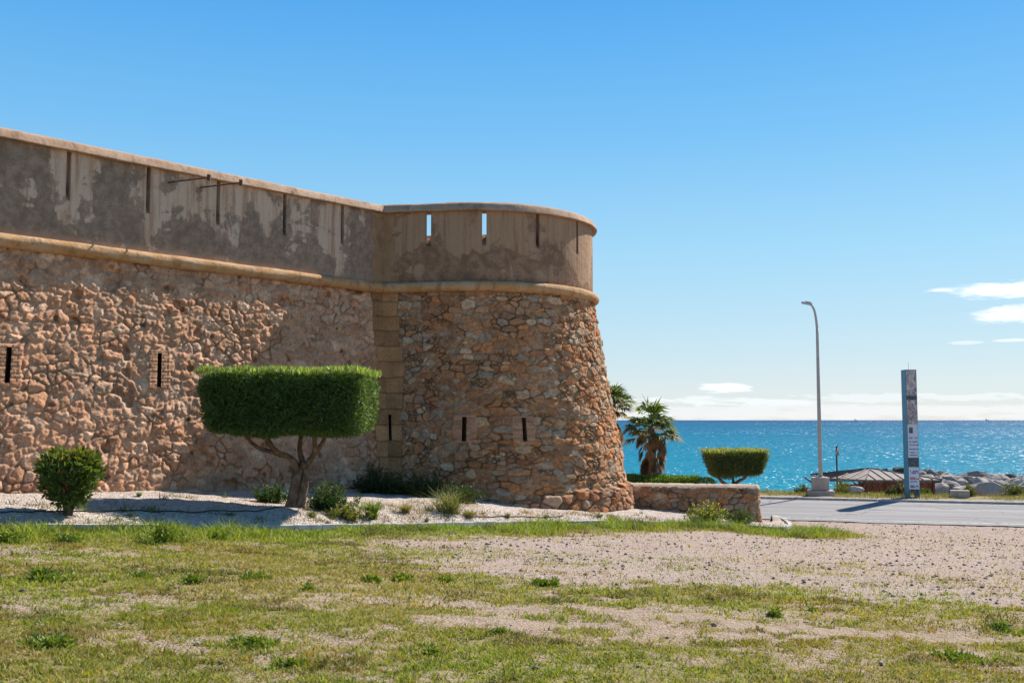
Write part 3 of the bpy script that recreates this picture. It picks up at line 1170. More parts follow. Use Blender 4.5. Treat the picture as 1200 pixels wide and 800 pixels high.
# platform behind the parapets, and the far curtain running away behind the tower
def backparts():
    end = Pt(np.array(ST_L + ARC_L), np.array(-0.1))
    far_dir = np.array((-0.745, 0.667))
    fo, fi = [], []
    bm = bmesh.new()
    e0 = Pt(np.array(ST_L + ARC_L), np.array(0.0))
    e1 = e0 + far_dir * 14
    nn = np.array((0.667, 0.745))
    for (za, zb, th, of) in ((-3.3, 3.5, 0.5, 0.4), (3.5, 5.70, 0.45, 0.0), (5.70, 5.9, 0.6, 0.08)):
        q = [e0 + nn * of, e1 + nn * of, e1 + nn * (of - th), e0 + nn * (of - th)]
        v = [bm.verts.new((p[0], p[1], z)) for z in (za, zb) for p in q]
        for k in range(4):
            bm.faces.new((v[k], v[(k + 1) % 4], v[4 + (k + 1) % 4], v[4 + k]))
        bm.faces.new(v[4:8])
    bmesh.ops.recalc_face_normals(bm, faces=bm.faces[:])
    bm_obj('rear_wall', bm, M_ASHLAR, fort)
    # unseen platform, put in to block light inside the hollow fort
    bm = bmesh.new()
    ring = [tuple(Pw(np.array(t), np.array(-0.30))) for t in (-15.0, 0.0)]
    ring += [tuple(Pt(np.array(s), np.array(-0.30))) for s in np.linspace(0.3, ST_L + ARC_L, 40)]
    ring += [tuple(e1 - nn * 0.3), tuple(np.array(Pw(np.array(-15.0), np.array(-12.0))))]
    bm.faces.new([bm.verts.new((p[0], p[1], 4.25)) for p in ring])
    bm_obj('platform', bm, M_ASHLAR, fort)


backparts()


# ------------------------------------------------------------------ gravel bed
def bed():
    # foot line of fort and low wall (px, y) with the true face position
    foot = []
    def wall_pt(px, py):
        t, z = find(Pw, px, py, -15, 0, off_w)
        xy = Pw(np.array(t), np.array(off_w(z) - 0.15))
        return (xy[0], xy[1], z)
    def tow_pt(px, py):
        t, z = find(Pt, px, py, 0, 8.2, off_w)
        xy = Pt(np.array(t), np.array(off_w(z) - 0.1))
        return (xy[0], xy[1], z)
    foot = [wall_pt(-110, 577), wall_pt(0, 578), wall_pt(120, 577), wall_pt(220, 576), wall_pt(330, 575), wall_pt(425, 573), tow_pt(470, 574), tow_pt(540, 582), tow_pt(600, 591), tow_pt(680, 597)]
    lw = [(at(752, 596, 30.1)), (at(800, 600, 29.9)), (at(850, 606, 29.7)), (at(889, 612, 29.5))]
    foot += [tuple(p) for p in lw]
    for q_ in (at(912, 612, 31.0), at(906, 609.5, 31.6)):
        foot.append((q_.x, q_.y, float(plane_P(q_.x, q_.y)) + 0.06))
    fk = [-110, 0, 120, 220, 330, 425, 470, 540, 600, 680, 752, 800, 850, 889, 915, 904]
    # kerb stations with comparable parameter
    F = np.array(foot)
    n = 420
    # parameter by arc index
    tf = np.linspace(0, 1, len(F))
    dens = np.linspace(0, 1, n)
    Fp, _ = catmull([Vector(p) for p in foot], [0] * len(foot), 30)
    Fp = np.array([tuple(p) for p in Fp])
    # pair each foot point with the kerb at the same bearing until the bed's nose
    Kp, _ = catmull(KERB, [0] * len(KERB), 30)
    Kp = np.array([tuple(p) for p in Kp])
    kb = Kp[:, 0] / Kp[:, 1]
    fb = Fp[:, 0] / Fp[:, 1]
    cut = int(np.argmax(kb))
    stations = []
    for b in np.linspace(fb[0], 0.2405, 400):
        i = int(np.argmin(np.abs(fb[:int(len(fb) * 13.2 / 15)] - b)))
        j = int(np.argmin(np.abs(kb[:cut] - b)))
        stations.append((Kp[j], Fp[i]))
    # nose
    nose_f = Fp[int(len(fb) * 13.0 / 15)]
    for q in np.linspace(0, 1, 60)[1:]:
        j = int(round(np.argmin(np.abs(kb[:cut] - 0.2405)) * (1 - q) + (len(Kp) - 1) * q))
        stations.append((Kp[j], np.array(nose_f) * (1 - q) + np.array(foot[-1]) * q))
    m = 150
    f = np.linspace(0, 1, m) ** 1.15
    A = np.array([s[0] for s in stations])
    B = np.array([s[1] for s in stations])
    tz = terrain(A[:, 0], A[:, 1])
    A[:, 2] = plane_P(A[:, 0], A[:, 1]) + 0.05
    ease = 1 - np.exp(-f * 6.5)
    ease = ease / ease[-1]
    XY = A[:, None, :2] * (1 - f)[None, :, None] + B[:, None, :2] * f[None, :, None]
    Z = A[:, None, 2] * (1 - ease)[None] + B[:, None, 2] * ease[None]
    X, Y = XY[..., 0], XY[..., 1]
    blend = sstep(0.0, 0.12, f)[None]
    Z = Z + ((fbm(X * 0.7, Y * 0.7, 3, 61) - 0.5) * 0.10 + (fbm(X * 3.3, Y * 3.3, 3, 63) - 0.5) * 0.05 + (fbm(X * 12, Y * 12, 3, 65) - 0.5) * 0.025) * blend
    Z = np.maximum(Z, terrain(X, Y) + 0.03)
    V = np.stack([X, Y, Z], -1)
    Fc = grid_faces(m, len(stations))[:, ::-1]
    me = big_mesh('gravel_bed', V.reshape(-1, 3), Fc, None, True)
    mt, nt, p = new_mat('white_gravel', 0.95, 0.15)
    P = pos(nt)
    vor = nt.n('ShaderNodeTexVoronoi', {'Vector': P, 'Scale': 26.0})
    hv = nt.n('ShaderNodeSeparateColor', {0: vor.outputs['Color']})
    n1 = nt.noise(P, 1.0, 5, 0.65, 0.5)
    n2 = nt.noise(P, 7.0, 5, 0.65)
    col = nt.mix(hv.outputs[0], (0.36, 0.30, 0.26), (0.60, 0.53, 0.475))
    col = nt.mix(nt.math('MULTIPLY', nt.step(hv.outputs[1], 0.80, 0.86), 0.8), col, (0.40, 0.28, 0.20))
    col = nt.mix(nt.math('MULTIPLY', nt.step(nt.math('MULTIPLY_ADD', n2, 0.4, nt.math('MULTIPLY', n1, 0.7)), 0.54, 0.68), 0.75), col, (0.36, 0.255, 0.185))
    col = nt.mix(nt.math('MULTIPLY', nt.step(n2, 0.62, 0.72), 0.5), col, (0.28, 0.21, 0.15))
    nt.put(p.inputs['Base Color'], col)
    bump(nt, p, nt.math('ADD', nt.math('MULTIPLY', vor.outputs[0], -1.0), nt.math('MULTIPLY', n2, 0.6)), 0.035, 1.0)
    structure('gravel_bed', me, mt)
    return [Vector(v) for v in V.reshape(-1, 3).tolist()], Fc.tolist()


bed_v, bed_f = bed()
gf = grid_faces(len(gx), len(gy)).tolist()
off_i = len(GROUND_V)
BVH = BVHTree.FromPolygons(GROUND_V + bed_v, gf + [[a + off_i for a in f] for f in bed_f])


def hit(px, py):
    loc, n, i, d = BVH.ray_cast(Vector((0, 0, 0)), ray(px, py).normalized())
    return loc


def drop(x, y):
    loc, n, i, d = BVH.ray_cast(Vector((x, y, 40)), Vector((0, 0, -1)))
    return loc


# garden kerb of concrete lengths along the bed
def garden_kerb():
    bm = bmesh.new()
    pts, _ = catmull(KERB, [0] * len(KERB), 40)
    P2 = np.array([(p.x, p.y) for p in pts])
    seg = np.hypot(*np.diff(P2, axis=0).T)
    cum = np.concatenate([[0], np.cumsum(seg)])
    L = 0.62
    tot = cum[-1]
    def pt(s):
        x = np.interp(s, cum, P2[:, 0])
        y = np.interp(s, cum, P2[:, 1])
        return np.array((x, y))
    s = 0.0
    while s < tot - 0.05:
        ln = L if s < tot - 3.4 else 0.25
        a, b = pt(s), pt(min(s + ln - (0.012 if ln > 0.3 else 0.002), tot))
        c = (a + b) / 2
        d = b - a
        z = float(plane_P(c[0], c[1])) + 0.01
        dz = float(plane_P(b[0], b[1]) - plane_P(a[0], a[1]))
        rot = Matrix.Rotation(math.atan2(d[1], d[0]), 3, 'Z') @ Matrix.Rotation(-math.atan2(dz, np.hypot(*d)), 3, 'Y')
        end = s > tot - 3.4
        hz = 0.11 + random.uniform(-0.008, 0.008) + (0.03 if end else 0)
        box(bm, Vector((c[0], c[1], z + hz - 0.14)), (np.hypot(*d), 0.11 if not end else 0.17, 0.28), rot, 0.012)
        s += ln
    o = bm_obj('garden_kerb', bm, M_KERB)
    o['kind'] = 'structure'


garden_kerb()


# ------------------------------------------------------------------ low stone wall beside the tower
def low_wall():
    A = at(742, 568.5, 30.35)
    B = at(889, 570.5, 29.55)
    a, b = np.array(A[:2]), np.array(B[:2])
    d = (b - a)
    L = np.hypot(*d)
    d = d / L
    n = np.array((d[1], -d[0]))                    # towards the camera
    th = 0.55
    zt = A.z - 0.02
    root = thing('low_stone_wall', 'low rough stone wall with flat cap running from the tower foot towards the road', 'wall', (float((a[0] + b[0]) / 2), float((a[1] + b[1]) / 2), -2.8))
    # outline front, end, back as one strip with rounded end corners
    P0 = [a - d * 0.6, b]
    path = [(a - d * 0.6, n)]
    us = np.arange(0, L + 0.6 + th + L + 0.6, 0.02)
    def fn(u):
        u = np.asarray(u, float)
        out = np.zeros(u.shape + (2,))
        nor = np.zeros(u.shape + (2,))
        l1 = L + 0.6
        s0 = a - d * 0.6
        f = u < l1
        out[f] = s0 + u[f][:, None] * d
        nor[f] = n
        e = (u >= l1) & (u < l1 + th)
        out[e] = b - (u[e] - l1)[:, None] * n
        nor[e] = d
        k = u >= l1 + th
        out[k] = b - th * n - (u[k] - l1 - th)[:, None] * d
        nor[k] = -n
        # soften corners
        for cu in (l1, l1 + th):
            w_ = np.clip(1 - np.abs(u - cu) / 0.1, 0, 1)[:, None]
            out -= w_ * 0.03 * np.array(d)
        return out, nor
    zs = np.arange(-3.45, zt + 0.001, 0.02)
    zs[-1] = zt
    U, V = np.meshgrid(us, zs)
    H, col, prof = coursed(U, V, 1200)
    col = col * 1.08
    base_, nor = fn(U.ravel())
    XY = base_ + nor * H.ravel()[:, None]
    me = big_mesh('masonry', np.concatenate([XY, V.ravel()[:, None]], 1), grid_faces(len(us), len(zs)), col.reshape(-1, 3), True)
    link('masonry', me, M_ROCKWALL, root)
    # mortar cap
    bm = bmesh.new()
    nx, ny = 70, 7
    vv = []
    for i in range(nx):
        for j in range(ny):
            p = a - d * 0.5 + d * (L + 0.5 + 0.03) * i / (nx - 1) + n * (0.035 - (th + 0.07) * j / (ny - 1))
            bul = 0.05 * math.sin(math.pi * j / (ny - 1)) + random.uniform(-0.01, 0.012)
            edge = 0 if 0 < j < ny - 1 and i < nx - 1 else -0.07
            vv.append(bm.verts.new((p[0], p[1], zt + 0.03 + bul + edge)))
    for i in range(nx - 1):
        for j in range(ny - 1):
            bm.faces.new((vv[i * ny + j], vv[i * ny + j + 1], vv[(i + 1) * ny + j + 1], vv[(i + 1) * ny + j]))
    bm_obj('cap', bm, mat_noise('mortar_cap', (0.42, 0.31, 0.22), (0.52, 0.41, 0.31), 5, 0.95, 0.02), root, True)


low_wall()


# ------------------------------------------------------------------ leaves
def unit(v):
    return v / (np.linalg.norm(v, axis=-1, keepdims=True) + 1e-9)


def leaves_mesh(name, P, D, L, W, col, fold=0.0):
    n = len(P)
    D = unit(D)
    rv = unit(rng.normal(size=(n, 3)))
    S = unit(np.cross(D, rv))
    L = np.broadcast_to(np.asarray(L), (n,))[:, None]
    W = np.broadcast_to(np.asarray(W), (n,))[:, None]
    V = np.stack([P, P + D * L * 0.45 + S * W * 0.5, P + D * L, P + D * L * 0.45 - S * W * 0.5], 1)
    F = np.arange(n * 4).reshape(n, 4)
    return big_mesh(name, V.reshape(-1, 3), F, np.repeat(col, 4, axis=0))


def blades_mesh(name, P, D, L, W, col, droop=0.35):
    """grass blades of two segments"""
    n = len(P)
    D = unit(D)
    S = np.stack([rng.normal(size=n), rng.normal(size=n), np.zeros(n)], 1)
    S = unit(S)
    L = L[:, None]
    W = W[:, None]
    mid = P + D * L * 0.55
    hd = D * np.array((1, 1, 0.0))
    tip = mid + unit(D + hd * 1.2 - np.array((0, 0, droop))) * L * 0.5
    V = np.stack([P - S * W * 0.5, P + S * W * 0.5, mid + S * W * 0.38, mid - S * W * 0.38, tip], 1)
    b = np.arange(n)[:, None] * 5
    F = np.concatenate([b + np.array((0, 1, 2)), b + np.array((0, 2, 3)), b + np.array((3, 2, 4))], 0)
    return big_mesh(name, V.reshape(-1, 3), F, np.repeat(col, 5, axis=0))


def tint(n, c1, c2, sp=0.25, pw=1.0):
    t = rng.random((n, 1)) ** pw
    c = np.array(c1) * (1 - t) + np.array(c2) * t
    return c * (1 + sp * (rng.random((n, 1)) - 0.5) * 2)


def rounded_box_pts(n, hx, hy, hz, taper, rnd=0.22):
    """points on a clipped box crown (centre origin) and outward normals"""
    A = np.array([hy * hz, hy * hz, hx * hz, hx * hz, hx * hy, hx * hy])
    A[5] *= 0.8
    f = rng.choice(6, n, p=A / A.sum())
    uv = rng.uniform(-1, 1, (n, 3))
    ax = f // 2
    sg = np.where(f % 2 == 0, 1.0, -1.0)
    uv[np.arange(n), ax] = sg
    nor = np.zeros((n, 3))
    nor[np.arange(n), ax] = sg
    # rounded corners by p-norm
    k = (np.abs(uv) ** 7).sum(1) ** (1 / 7)
    q = uv / k[:, None]
    nor = unit(np.sign(q) * np.abs(q) ** 6)
    q = q * np.array((hx, hy, hz))
    sc = 1 - taper * (1 - (q[:, 2] + hz) / (2 * hz))
    q[:, 0] *= sc
    q[:, 1] *= sc
    return q, nor


def topiary(base, scale, crown_c, half, taper, rotz, trunk, n_leaf, label, limbs, lc1, lc2, leafL, seed):
    """trunk/limbs given as lists of (points, radii) in local metres"""
    global rng
    rng = np.random.default_rng(seed)
    random.seed(seed)
    root = thing('clipped_tree', label, 'tree', base)
    bm = bmesh.new()
    for pts, rad in limbs:
        tube(bm, [Vector(base) + Vector(p) for p in pts], rad, 10, 6, 0.10)
    bm_obj('trunk', bm, M_BARK, root, True)
    hx, hy, hz = half
    q, nor = rounded_box_pts(n_leaf, hx, hy, hz, taper)
    lump = fbm(q[:, 0] * 2.2 + q[:, 1], q[:, 2] * 2.2 + q[:, 1] * 1.3, 3, seed) - 0.5
    inset = rng.random(n_leaf) ** 1.4 * 0.24 - lump * 0.22
    P = q - nor * inset[:, None]
    rv = unit(rng.normal(size=(n_leaf, 3)))
    D = unit(nor * 0.42 + rv * 1.1 + np.array((0, 0, 0.25)))
    L = leafL * rng.uniform(0.65, 1.3, n_leaf)
    col = tint(n_leaf, lc1, lc2, 0.3)
    # new shoots on top, tinted brighter so the crown top looks sunlit
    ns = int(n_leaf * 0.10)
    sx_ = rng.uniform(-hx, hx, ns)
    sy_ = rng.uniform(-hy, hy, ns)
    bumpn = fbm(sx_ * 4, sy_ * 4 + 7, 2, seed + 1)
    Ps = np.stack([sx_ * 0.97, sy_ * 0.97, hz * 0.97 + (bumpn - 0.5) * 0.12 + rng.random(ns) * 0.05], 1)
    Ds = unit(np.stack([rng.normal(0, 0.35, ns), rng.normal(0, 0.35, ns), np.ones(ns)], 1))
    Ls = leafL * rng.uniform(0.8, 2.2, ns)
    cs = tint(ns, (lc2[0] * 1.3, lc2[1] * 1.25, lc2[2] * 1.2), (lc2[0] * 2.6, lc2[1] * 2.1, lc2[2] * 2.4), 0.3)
    nc = n_leaf // 9
    Pc = rng.uniform(-1, 1, (nc, 3)) * np.array((hx * 0.86, hy * 0.84, hz * 0.84))
    Pc[:, :2] *= (1 - taper * (1 - (Pc[:, 2:] + hz) / (2 * hz)))
    P = np.concatenate([P, Pc])
    D = np.concatenate([D, unit(rng.normal(size=(nc, 3)))])
    L = np.concatenate([L, leafL * rng.uniform(1.6, 2.8, nc)])
    col = np.concatenate([col, tint(nc, lc1, lc2, 0.2)])
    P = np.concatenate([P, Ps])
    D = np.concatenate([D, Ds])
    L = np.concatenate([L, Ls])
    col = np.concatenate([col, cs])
    ca, sa = math.cos(rotz), math.sin(rotz)
    Rm = np.array(((ca, -sa, 0), (sa, ca, 0), (0, 0, 1)))
    P = P @ Rm.T + np.array(crown_c)
    D = D @ Rm.T
    me = leaves_mesh('crown', P, D, L, L * 0.26, col)
    crown = link('crown', me, M_LEAF, root)
    # inner twigs so the crown is filled
    bm = bmesh.new()
    for i in range(int(60)):
        a = Vector(crown_c) + Vector((random.uniform(-hx, hx) * 0.6, random.uniform(-hy, hy) * 0.5, -hz * random.uniform(0.5, 0.95)))
        b = Vector(crown_c) + Vector((random.uniform(-hx, hx) * 0.92, random.uniform(-hy, hy) * 0.9, hz * random.uniform(-0.4, 0.85)))
        m_ = (a + b) / 2 + Vector((0, 0, random.uniform(-0.1, 0.1)))
        tube(bm, [a, m_, b], [0.018 * scale, 0.012 * scale, 0.005 * scale], 4, 2, 0.0, False)
    bm_obj('twigs', bm, M_BARK, crown)
    return root


# near topiary
tb = hit(346, 594)
TD = tb.y
print('tree base', tb)
kx = TD / 1200.0
c_top = at(342, 440, TD).z
c_bot = at(342, 509, TD).z
cxl = at(240, 470, TD).x
cxr = at(444, 470, TD).x
cc = Vector(((cxl + cxr) / 2, TD, (c_top + c_bot) / 2))
hxn = (cxr - cxl) / 2 * 0.965
L_ = lambda px, py, dy=0.0: Vector(at(px, py, TD)) + Vector((0, dy, 0)) - tb
limbs1 = [
    ([L_(341, 598), L_(343, 580), L_(347, 560), L_(346, 545), L_(337, 534, -.05), L_(322, 530, -.1), L_(305, 524, -.15), L_(293, 513, -.2), L_(284, 498, -.2)], [0.13, 0.105, 0.09, 0.08, 0.058, 0.048, 0.04, 0.035, 0.025]),
    ([L_(349, 598, .04), L_(353, 580, .06), L_(357, 560, .08), L_(359, 545, .08), L_(366, 534, .1), L_(376, 520, .1), L_(384, 500, .12)], [0.12, 0.095, 0.08, 0.07, 0.055, 0.042, 0.03]),
    ([L_(356, 548), L_(352, 538, .12), L_(349, 526, .2), L_(351, 498, .3)], [0.075, 0.06, 0.05, 0.035]),
    ([L_(366, 536), L_(371, 526, -.2), L_(372, 512, -.3), L_(370, 495, -.4)], [0.06, 0.05, 0.045, 0.03]),
    ([L_(330, 533, -.05), L_(322, 523, -.25), L_(317, 513, -.35), L_(322, 495, -.4)], [0.06, 0.05, 0.045, 0.03]),
    ([L_(322, 530, -.1), L_(316, 520, .1), L_(306, 508, .2), L_(300, 495, .3)], [0.05, 0.045, 0.04, 0.03]),
]
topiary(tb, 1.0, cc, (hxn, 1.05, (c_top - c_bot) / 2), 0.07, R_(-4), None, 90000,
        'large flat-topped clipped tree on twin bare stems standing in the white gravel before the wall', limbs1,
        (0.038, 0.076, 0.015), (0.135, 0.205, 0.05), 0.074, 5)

# far topiary behind the low wall
D2 = 32.6
b2 = drop(at(858, 560, D2).x, D2)
L2 = lambda px, py, dy=0.0: Vector(at(px, py, D2)) + Vector((0, dy, 0)) - b2
c2 = Vector(at(861, 543.5, D2))
limbs2 = [
    ([Vector((0.0, 0, -0.1)), L2(855, 574), L2(851, 568), L2(846, 564), L2(842, 560, -.1), L2(838, 550, -.1)], [0.09, 0.075, 0.06, 0.055, 0.045, 0.035]),
    ([Vector((0.05, 0.03, -0.1)), L2(858, 574, .05), L2(862, 567, .05), L2(868, 563, .1), L2(874, 559, .1), L2(880, 550, .15)], [0.085, 0.07, 0.06, 0.05, 0.045, 0.03]),
    ([L2(860, 570), L2(861, 564, .2), L2(859, 552, .3)], [0.05, 0.045, 0.03]),
]
topiary(b2, 0.6, c2, ((at(898, 545, D2).x - at(824, 545, D2).x) / 2, 0.65, (at(860, 530, D2).z - at(860, 557.5, D2).z) / 2), 0.20, R_(3), None, 42000,
        'small clipped tree with narrow-bottomed block crown behind the low wall against the sea', limbs2,
        (0.065, 0.10, 0.026), (0.15, 0.19, 0.06), 0.062, 9)


# ------------------------------------------------------------------ leafy bush at the wall
def bush(name, base, w, d, h, n, label, c1, c2, leafL, leafW, stems=14, waist=0.35, group=None, seed=1, cat='shrub', topc=None):
    global rng
    rng = np.random.default_rng(seed)
    random.seed(seed)
    root = thing(name, label, cat, base, group)
    bm = bmesh.new()
    for i in range(stems):
        a = random.uniform(0, 6.28)
        r = math.sqrt(random.random()) * 0.85
        top = Vector((math.cos(a) * r * w * 0.5, math.sin(a) * r * d * 0.5, h * random.uniform(0.55, 0.9)))
        mid = Vector((top.x * 0.35, top.y * 0.35, h * 0.35))
        b0 = Vector((random.uniform(-.06, .06) * w, random.uniform(-.06, .06) * d, -0.04))
        tube(bm, [Vector(base) + b0, Vector(base) + mid, Vector(base) + top], [0.018 * h, 0.014 * h, 0.006 * h], 5, 4, 0.05, False)
    bm_obj('stems', bm, M_BARK, root, True)
    z = rng.random(n) ** 0.58
    a = rng.uniform(0, 2 * np.pi, n)
    prof = np.where(z < 0.62, waist + (1 - waist) * (z / 0.62) ** 0.8, np.sqrt(np.clip(1 - ((z - 0.62) / 0.40) ** 2.6, 0, 1)))
    lump = 0.58 + 0.84 * fbm(a * 1.9 + z * 3, z * 4.0, 3, seed)
    r = prof * lump * (1 - 0.55 * rng.random(n) ** 1.7)
    P = np.stack([np.cos(a) * r * w * 0.5, np.sin(a) * r * d * 0.5, h * (0.10 + 0.9 * z) * (0.93 + 0.14 * fbm(a * 2, a * 0 + 3, 2, seed + 5))], 1)
    nor = unit(np.stack([np.cos(a), np.sin(a), (z - 0.4) * 1.5], 1))
    D = unit(nor * 0.8 + rng.normal(size=(n, 3)) * 0.7 + np.array((0, 0, 0.45)))
    L = leafL * rng.uniform(0.6, 1.3, n)
    col = tint(n, c1, c2, 0.3)
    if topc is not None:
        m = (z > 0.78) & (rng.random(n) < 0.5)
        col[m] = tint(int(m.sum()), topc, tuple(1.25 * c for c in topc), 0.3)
    me = leaves_mesh('foliage', P + np.array(base), D, L, L * leafW, col)
    link('foliage', me, M_LEAF, root)
    return root


def wild(name, base, w, d, h, nst, lps, label, cat, c1, c2, leafL, leafW, seed, group=None, topc=None):
    """loose plant: many thin stems leaning out, leaves strung along them"""
    global rng
    rng = np.random.default_rng(seed)
    random.seed(seed)
    root = thing(name, label, cat, base, group)
    B = np.array(base)
    a = rng.uniform(0, 2 * np.pi, nst)
    r = np.sqrt(rng.random(nst))
    lobes = 0.55 + 0.9 * fbm(a * 1.3 + seed, a * 0 + 1, 2, seed)
    tip = np.stack([np.cos(a) * r * w * 0.5 * lobes, np.sin(a) * r * d * 0.5 * lobes, h * (1.05 - 0.55 * r ** 2) * (0.35 + 0.75 * rng.random(nst) ** 0.8)], 1)
    b0 = tip * np.array((0.45, 0.45, 0)) + rng.normal(0, 0.03, (nst, 3)) * np.array((w, d, 0))
    b0[:, 2] = -0.03
    t = rng.random((nst, lps)) ** 0.75
    bend = np.stack([rng.normal(0, .08, nst) * w, rng.normal(0, .08, nst) * d, np.zeros(nst)], 1)
    P = b0[:, None] * (1 - t[..., None]) + tip[:, None] * t[..., None] + bend[:, None] * (t * (1 - t))[..., None] * 4
    P = P.reshape(-1, 3)
    ax = unit(tip - b0)[:, None].repeat(lps, 1).reshape(-1, 3)
    n = len(P)
    D = unit(ax * 0.5 + rng.normal(size=(n, 3)) * 0.75 + np.array((0, 0, 0.2)))
    tt = t.reshape(-1)
    L = leafL * rng.uniform(0.5, 1.35, n) * (1.15 - 0.5 * tt)
    hue = rng.random((nst, 1))[:, None].repeat(lps, 1).reshape(-1, 1)
    col = (np.array(c1) * (1 - hue) + np.array(c2) * hue) * (1 + 0.3 * (rng.random((n, 1)) - 0.5) * 2)
    if topc is not None:
        m = (tt > 0.85) & (rng.random(n) < 0.75)
        col[m] = tint(int(m.sum()), topc, tuple(1.25 * c for c in topc), 0.3)
    link('foliage', leaves_mesh('foliage', P + B, D, L, L * leafW, col), M_LEAF, root)
    # stems as thin three-sided blades
    k = min(nst, 120)
    S = unit(np.stack([rng.normal(size=k), rng.normal(size=k), np.zeros(k)], 1)) * (0.004 + 0.004 * h)
    mid = (b0[:k] + tip[:k]) / 2 + bend[:k]
    V = np.stack([b0[:k] - S, b0[:k] + S, mid + S * 0.7, mid - S * 0.7, tip[:k] + S * 0.3, tip[:k] - S * 0.3], 1) + B
    i = np.arange(k)[:, None] * 6
    F = np.concatenate([i + np.array((0, 1, 2, 3)), i + np.array((3, 2, 4, 5))])
    sc_ = tint(k, tuple(0.9 * c for c in c1), (0.22, 0.17, 0.09), 0.2)
    link('stems', big_mesh('stems', V.reshape(-1, 3), F, np.repeat(sc_, 6, axis=0)), M_LEAF, root)
    return root


bb = hit(80, 603)
sB = bb.y / 1200
bush('leafy_bush', bb, 70 * sB, 64 * sB, 71 * sB, 3600, 'round leafy bush with bare stems low down standing alone in the white gravel', (0.04, 0.08, 0.015), (0.12, 0.17, 0.03), 0.115, 0.38, 34, 0.26, seed=3, topc=(0.16, 0.16, 0.03))

# plants at the foot of the wall and tower (x, y of base, width px, height px)
for i, (px, py, wp, hp, lab, c1, c2) in enumerate((
        (318, 588, 32, 18, 'thin low shrub just left of the clipped tree trunk', (0.03, 0.07, 0.015), (0.07, 0.12, 0.03)),
        (384, 597, 48, 26, 'dark green shrub just right of the clipped tree trunk', (0.025, 0.06, 0.012), (0.06, 0.11, 0.025)),
        (440, 577, 44, 25, 'dark shrub in the inner corner between wall and tower', (0.02, 0.04, 0.012), (0.045, 0.075, 0.02)),
        (487, 580, 62, 23, 'widest dark shrub against the shaded tower foot', (0.02, 0.042, 0.012), (0.045, 0.08, 0.02)),
        (540, 588, 50, 19, 'dark low shrub at the tower foot behind the fountain grass', (0.02, 0.045, 0.014), (0.05, 0.085, 0.025)),
        (404, 607, 40, 14, 'yellow green ground plant left of the dwarf palm', (0.13, 0.15, 0.02), (0.24, 0.24, 0.04)),
        (827, 613, 46, 20, 'bushy green weed with yellow flowers in front of the low wall', (0.07, 0.12, 0.02), (0.14, 0.19, 0.03)),
        (868, 613, 34, 16, 'dark green weed at the right end of the low wall', (0.04, 0.08, 0.015), (0.09, 0.13, 0.03)))):
    b = hit(px, py)
    k = b.y / 1200
    nst = (60, 110, 130, 190, 110, 70, 120, 80)[i]
    wild('wall_shrub' if i < 5 else 'ground_plant', b, wp * k * 1.25, wp * k * 0.8, hp * k * 1.25, nst, 26, lab, 'shrub' if i < 5 else 'plant', c1, c2, 0.085 if i < 5 else 0.07, 0.36, 20 + i, topc=(0.55, 0.45, 0.03) if i == 6 else None)


def spiky(name, px, py, wp, hp, n, label, cat, c1, c2, wid=0.014, seed=1, group=None, arch=0.4):
    global rng
    rng = np.random.default_rng(seed)
    b = hit(px, py)
    k = b.y / 1200
    a = rng.uniform(0, 2 * np.pi, n)
    lean = rng.random(n) ** 0.7 * wp / hp * 0.5
    D = np.stack([np.cos(a) * lean, np.sin(a) * lean, np.ones(n)], 1)
    P = np.array(b) + np.stack([rng.normal(0, wp * k * 0.06, n), rng.normal(0, wp * k * 0.06, n), np.full(n, -0.02)], 1)
    L = hp * k * rng.uniform(0.5, 1.1, n) * np.sqrt(1 + lean ** 2) * 0.9
    me = blades_mesh(name, P, D, L, np.full(n, wid) * rng.uniform(0.6, 1.3, n), tint(n, c1, c2, 0.3), arch)
    o = link(name, me, M_GRASS)
    return tag(o, label, cat, group)


spiky('fountain_grass', 526, 601, 96, 40, 260, 'tall spiky fountain grass clump in the gravel before the tower', 'plant', (0.09, 0.12, 0.03), (0.26, 0.24, 0.09), 0.016, 5)
spiky('dwarf_palm', 436, 607, 34, 28, 240, 'small bright green dwarf palm with dry lower leaves in the gravel', 'plant', (0.10, 0.17, 0.03), (0.20, 0.26, 0.06), 0.024, 6)
spiky('dry_grass_tuft', 475, 600, 40, 18, 260, 'dry yellowish grass tuft between the dwarf palm and the fountain grass', 'plant', (0.20, 0.18, 0.07), (0.36, 0.30, 0.14), 0.010, 7)
spiky('grass_tuft', 550, 605, 44, 16, 240, 'low dry grass tuft right of the fountain grass', 'plant', (0.18, 0.17, 0.06), (0.34, 0.28, 0.13), 0.010, 8)
spiky('grass_tuft', 163, 581, 12, 8, 120, 'tiny green tuft growing at the sunlit wall foot', 'plant', (0.10, 0.16, 0.03), (0.18, 0.24, 0.05), 0.012, 9)
for i, (px, py, w_, h_, lab) in enumerate(((595, 606, 14, 9, 'small weed in the gravel below the tower, next right of the low dry tuft'), (640, 607, 12, 8, 'small weed in the gravel below the tower, middle of the row'), (702, 606, 16, 8, 'small weed in the gravel near the right foot of the tower'),
                                       (366, 605, 26, 12, 'dry weed in the gravel right of the clipped tree trunk'), (500, 612, 10, 9, 'small weed close to the kerb below the fountain grass'), (268, 603, 40, 7, 'flat dark weed patch in the shade of the clipped tree'))):
    spiky('gravel_weed', px, py, w_, h_, 120, lab, 'weed', (0.09, 0.13, 0.03), (0.22, 0.22, 0.07), 0.011, 30 + i, 'small weeds in the gravel bed')


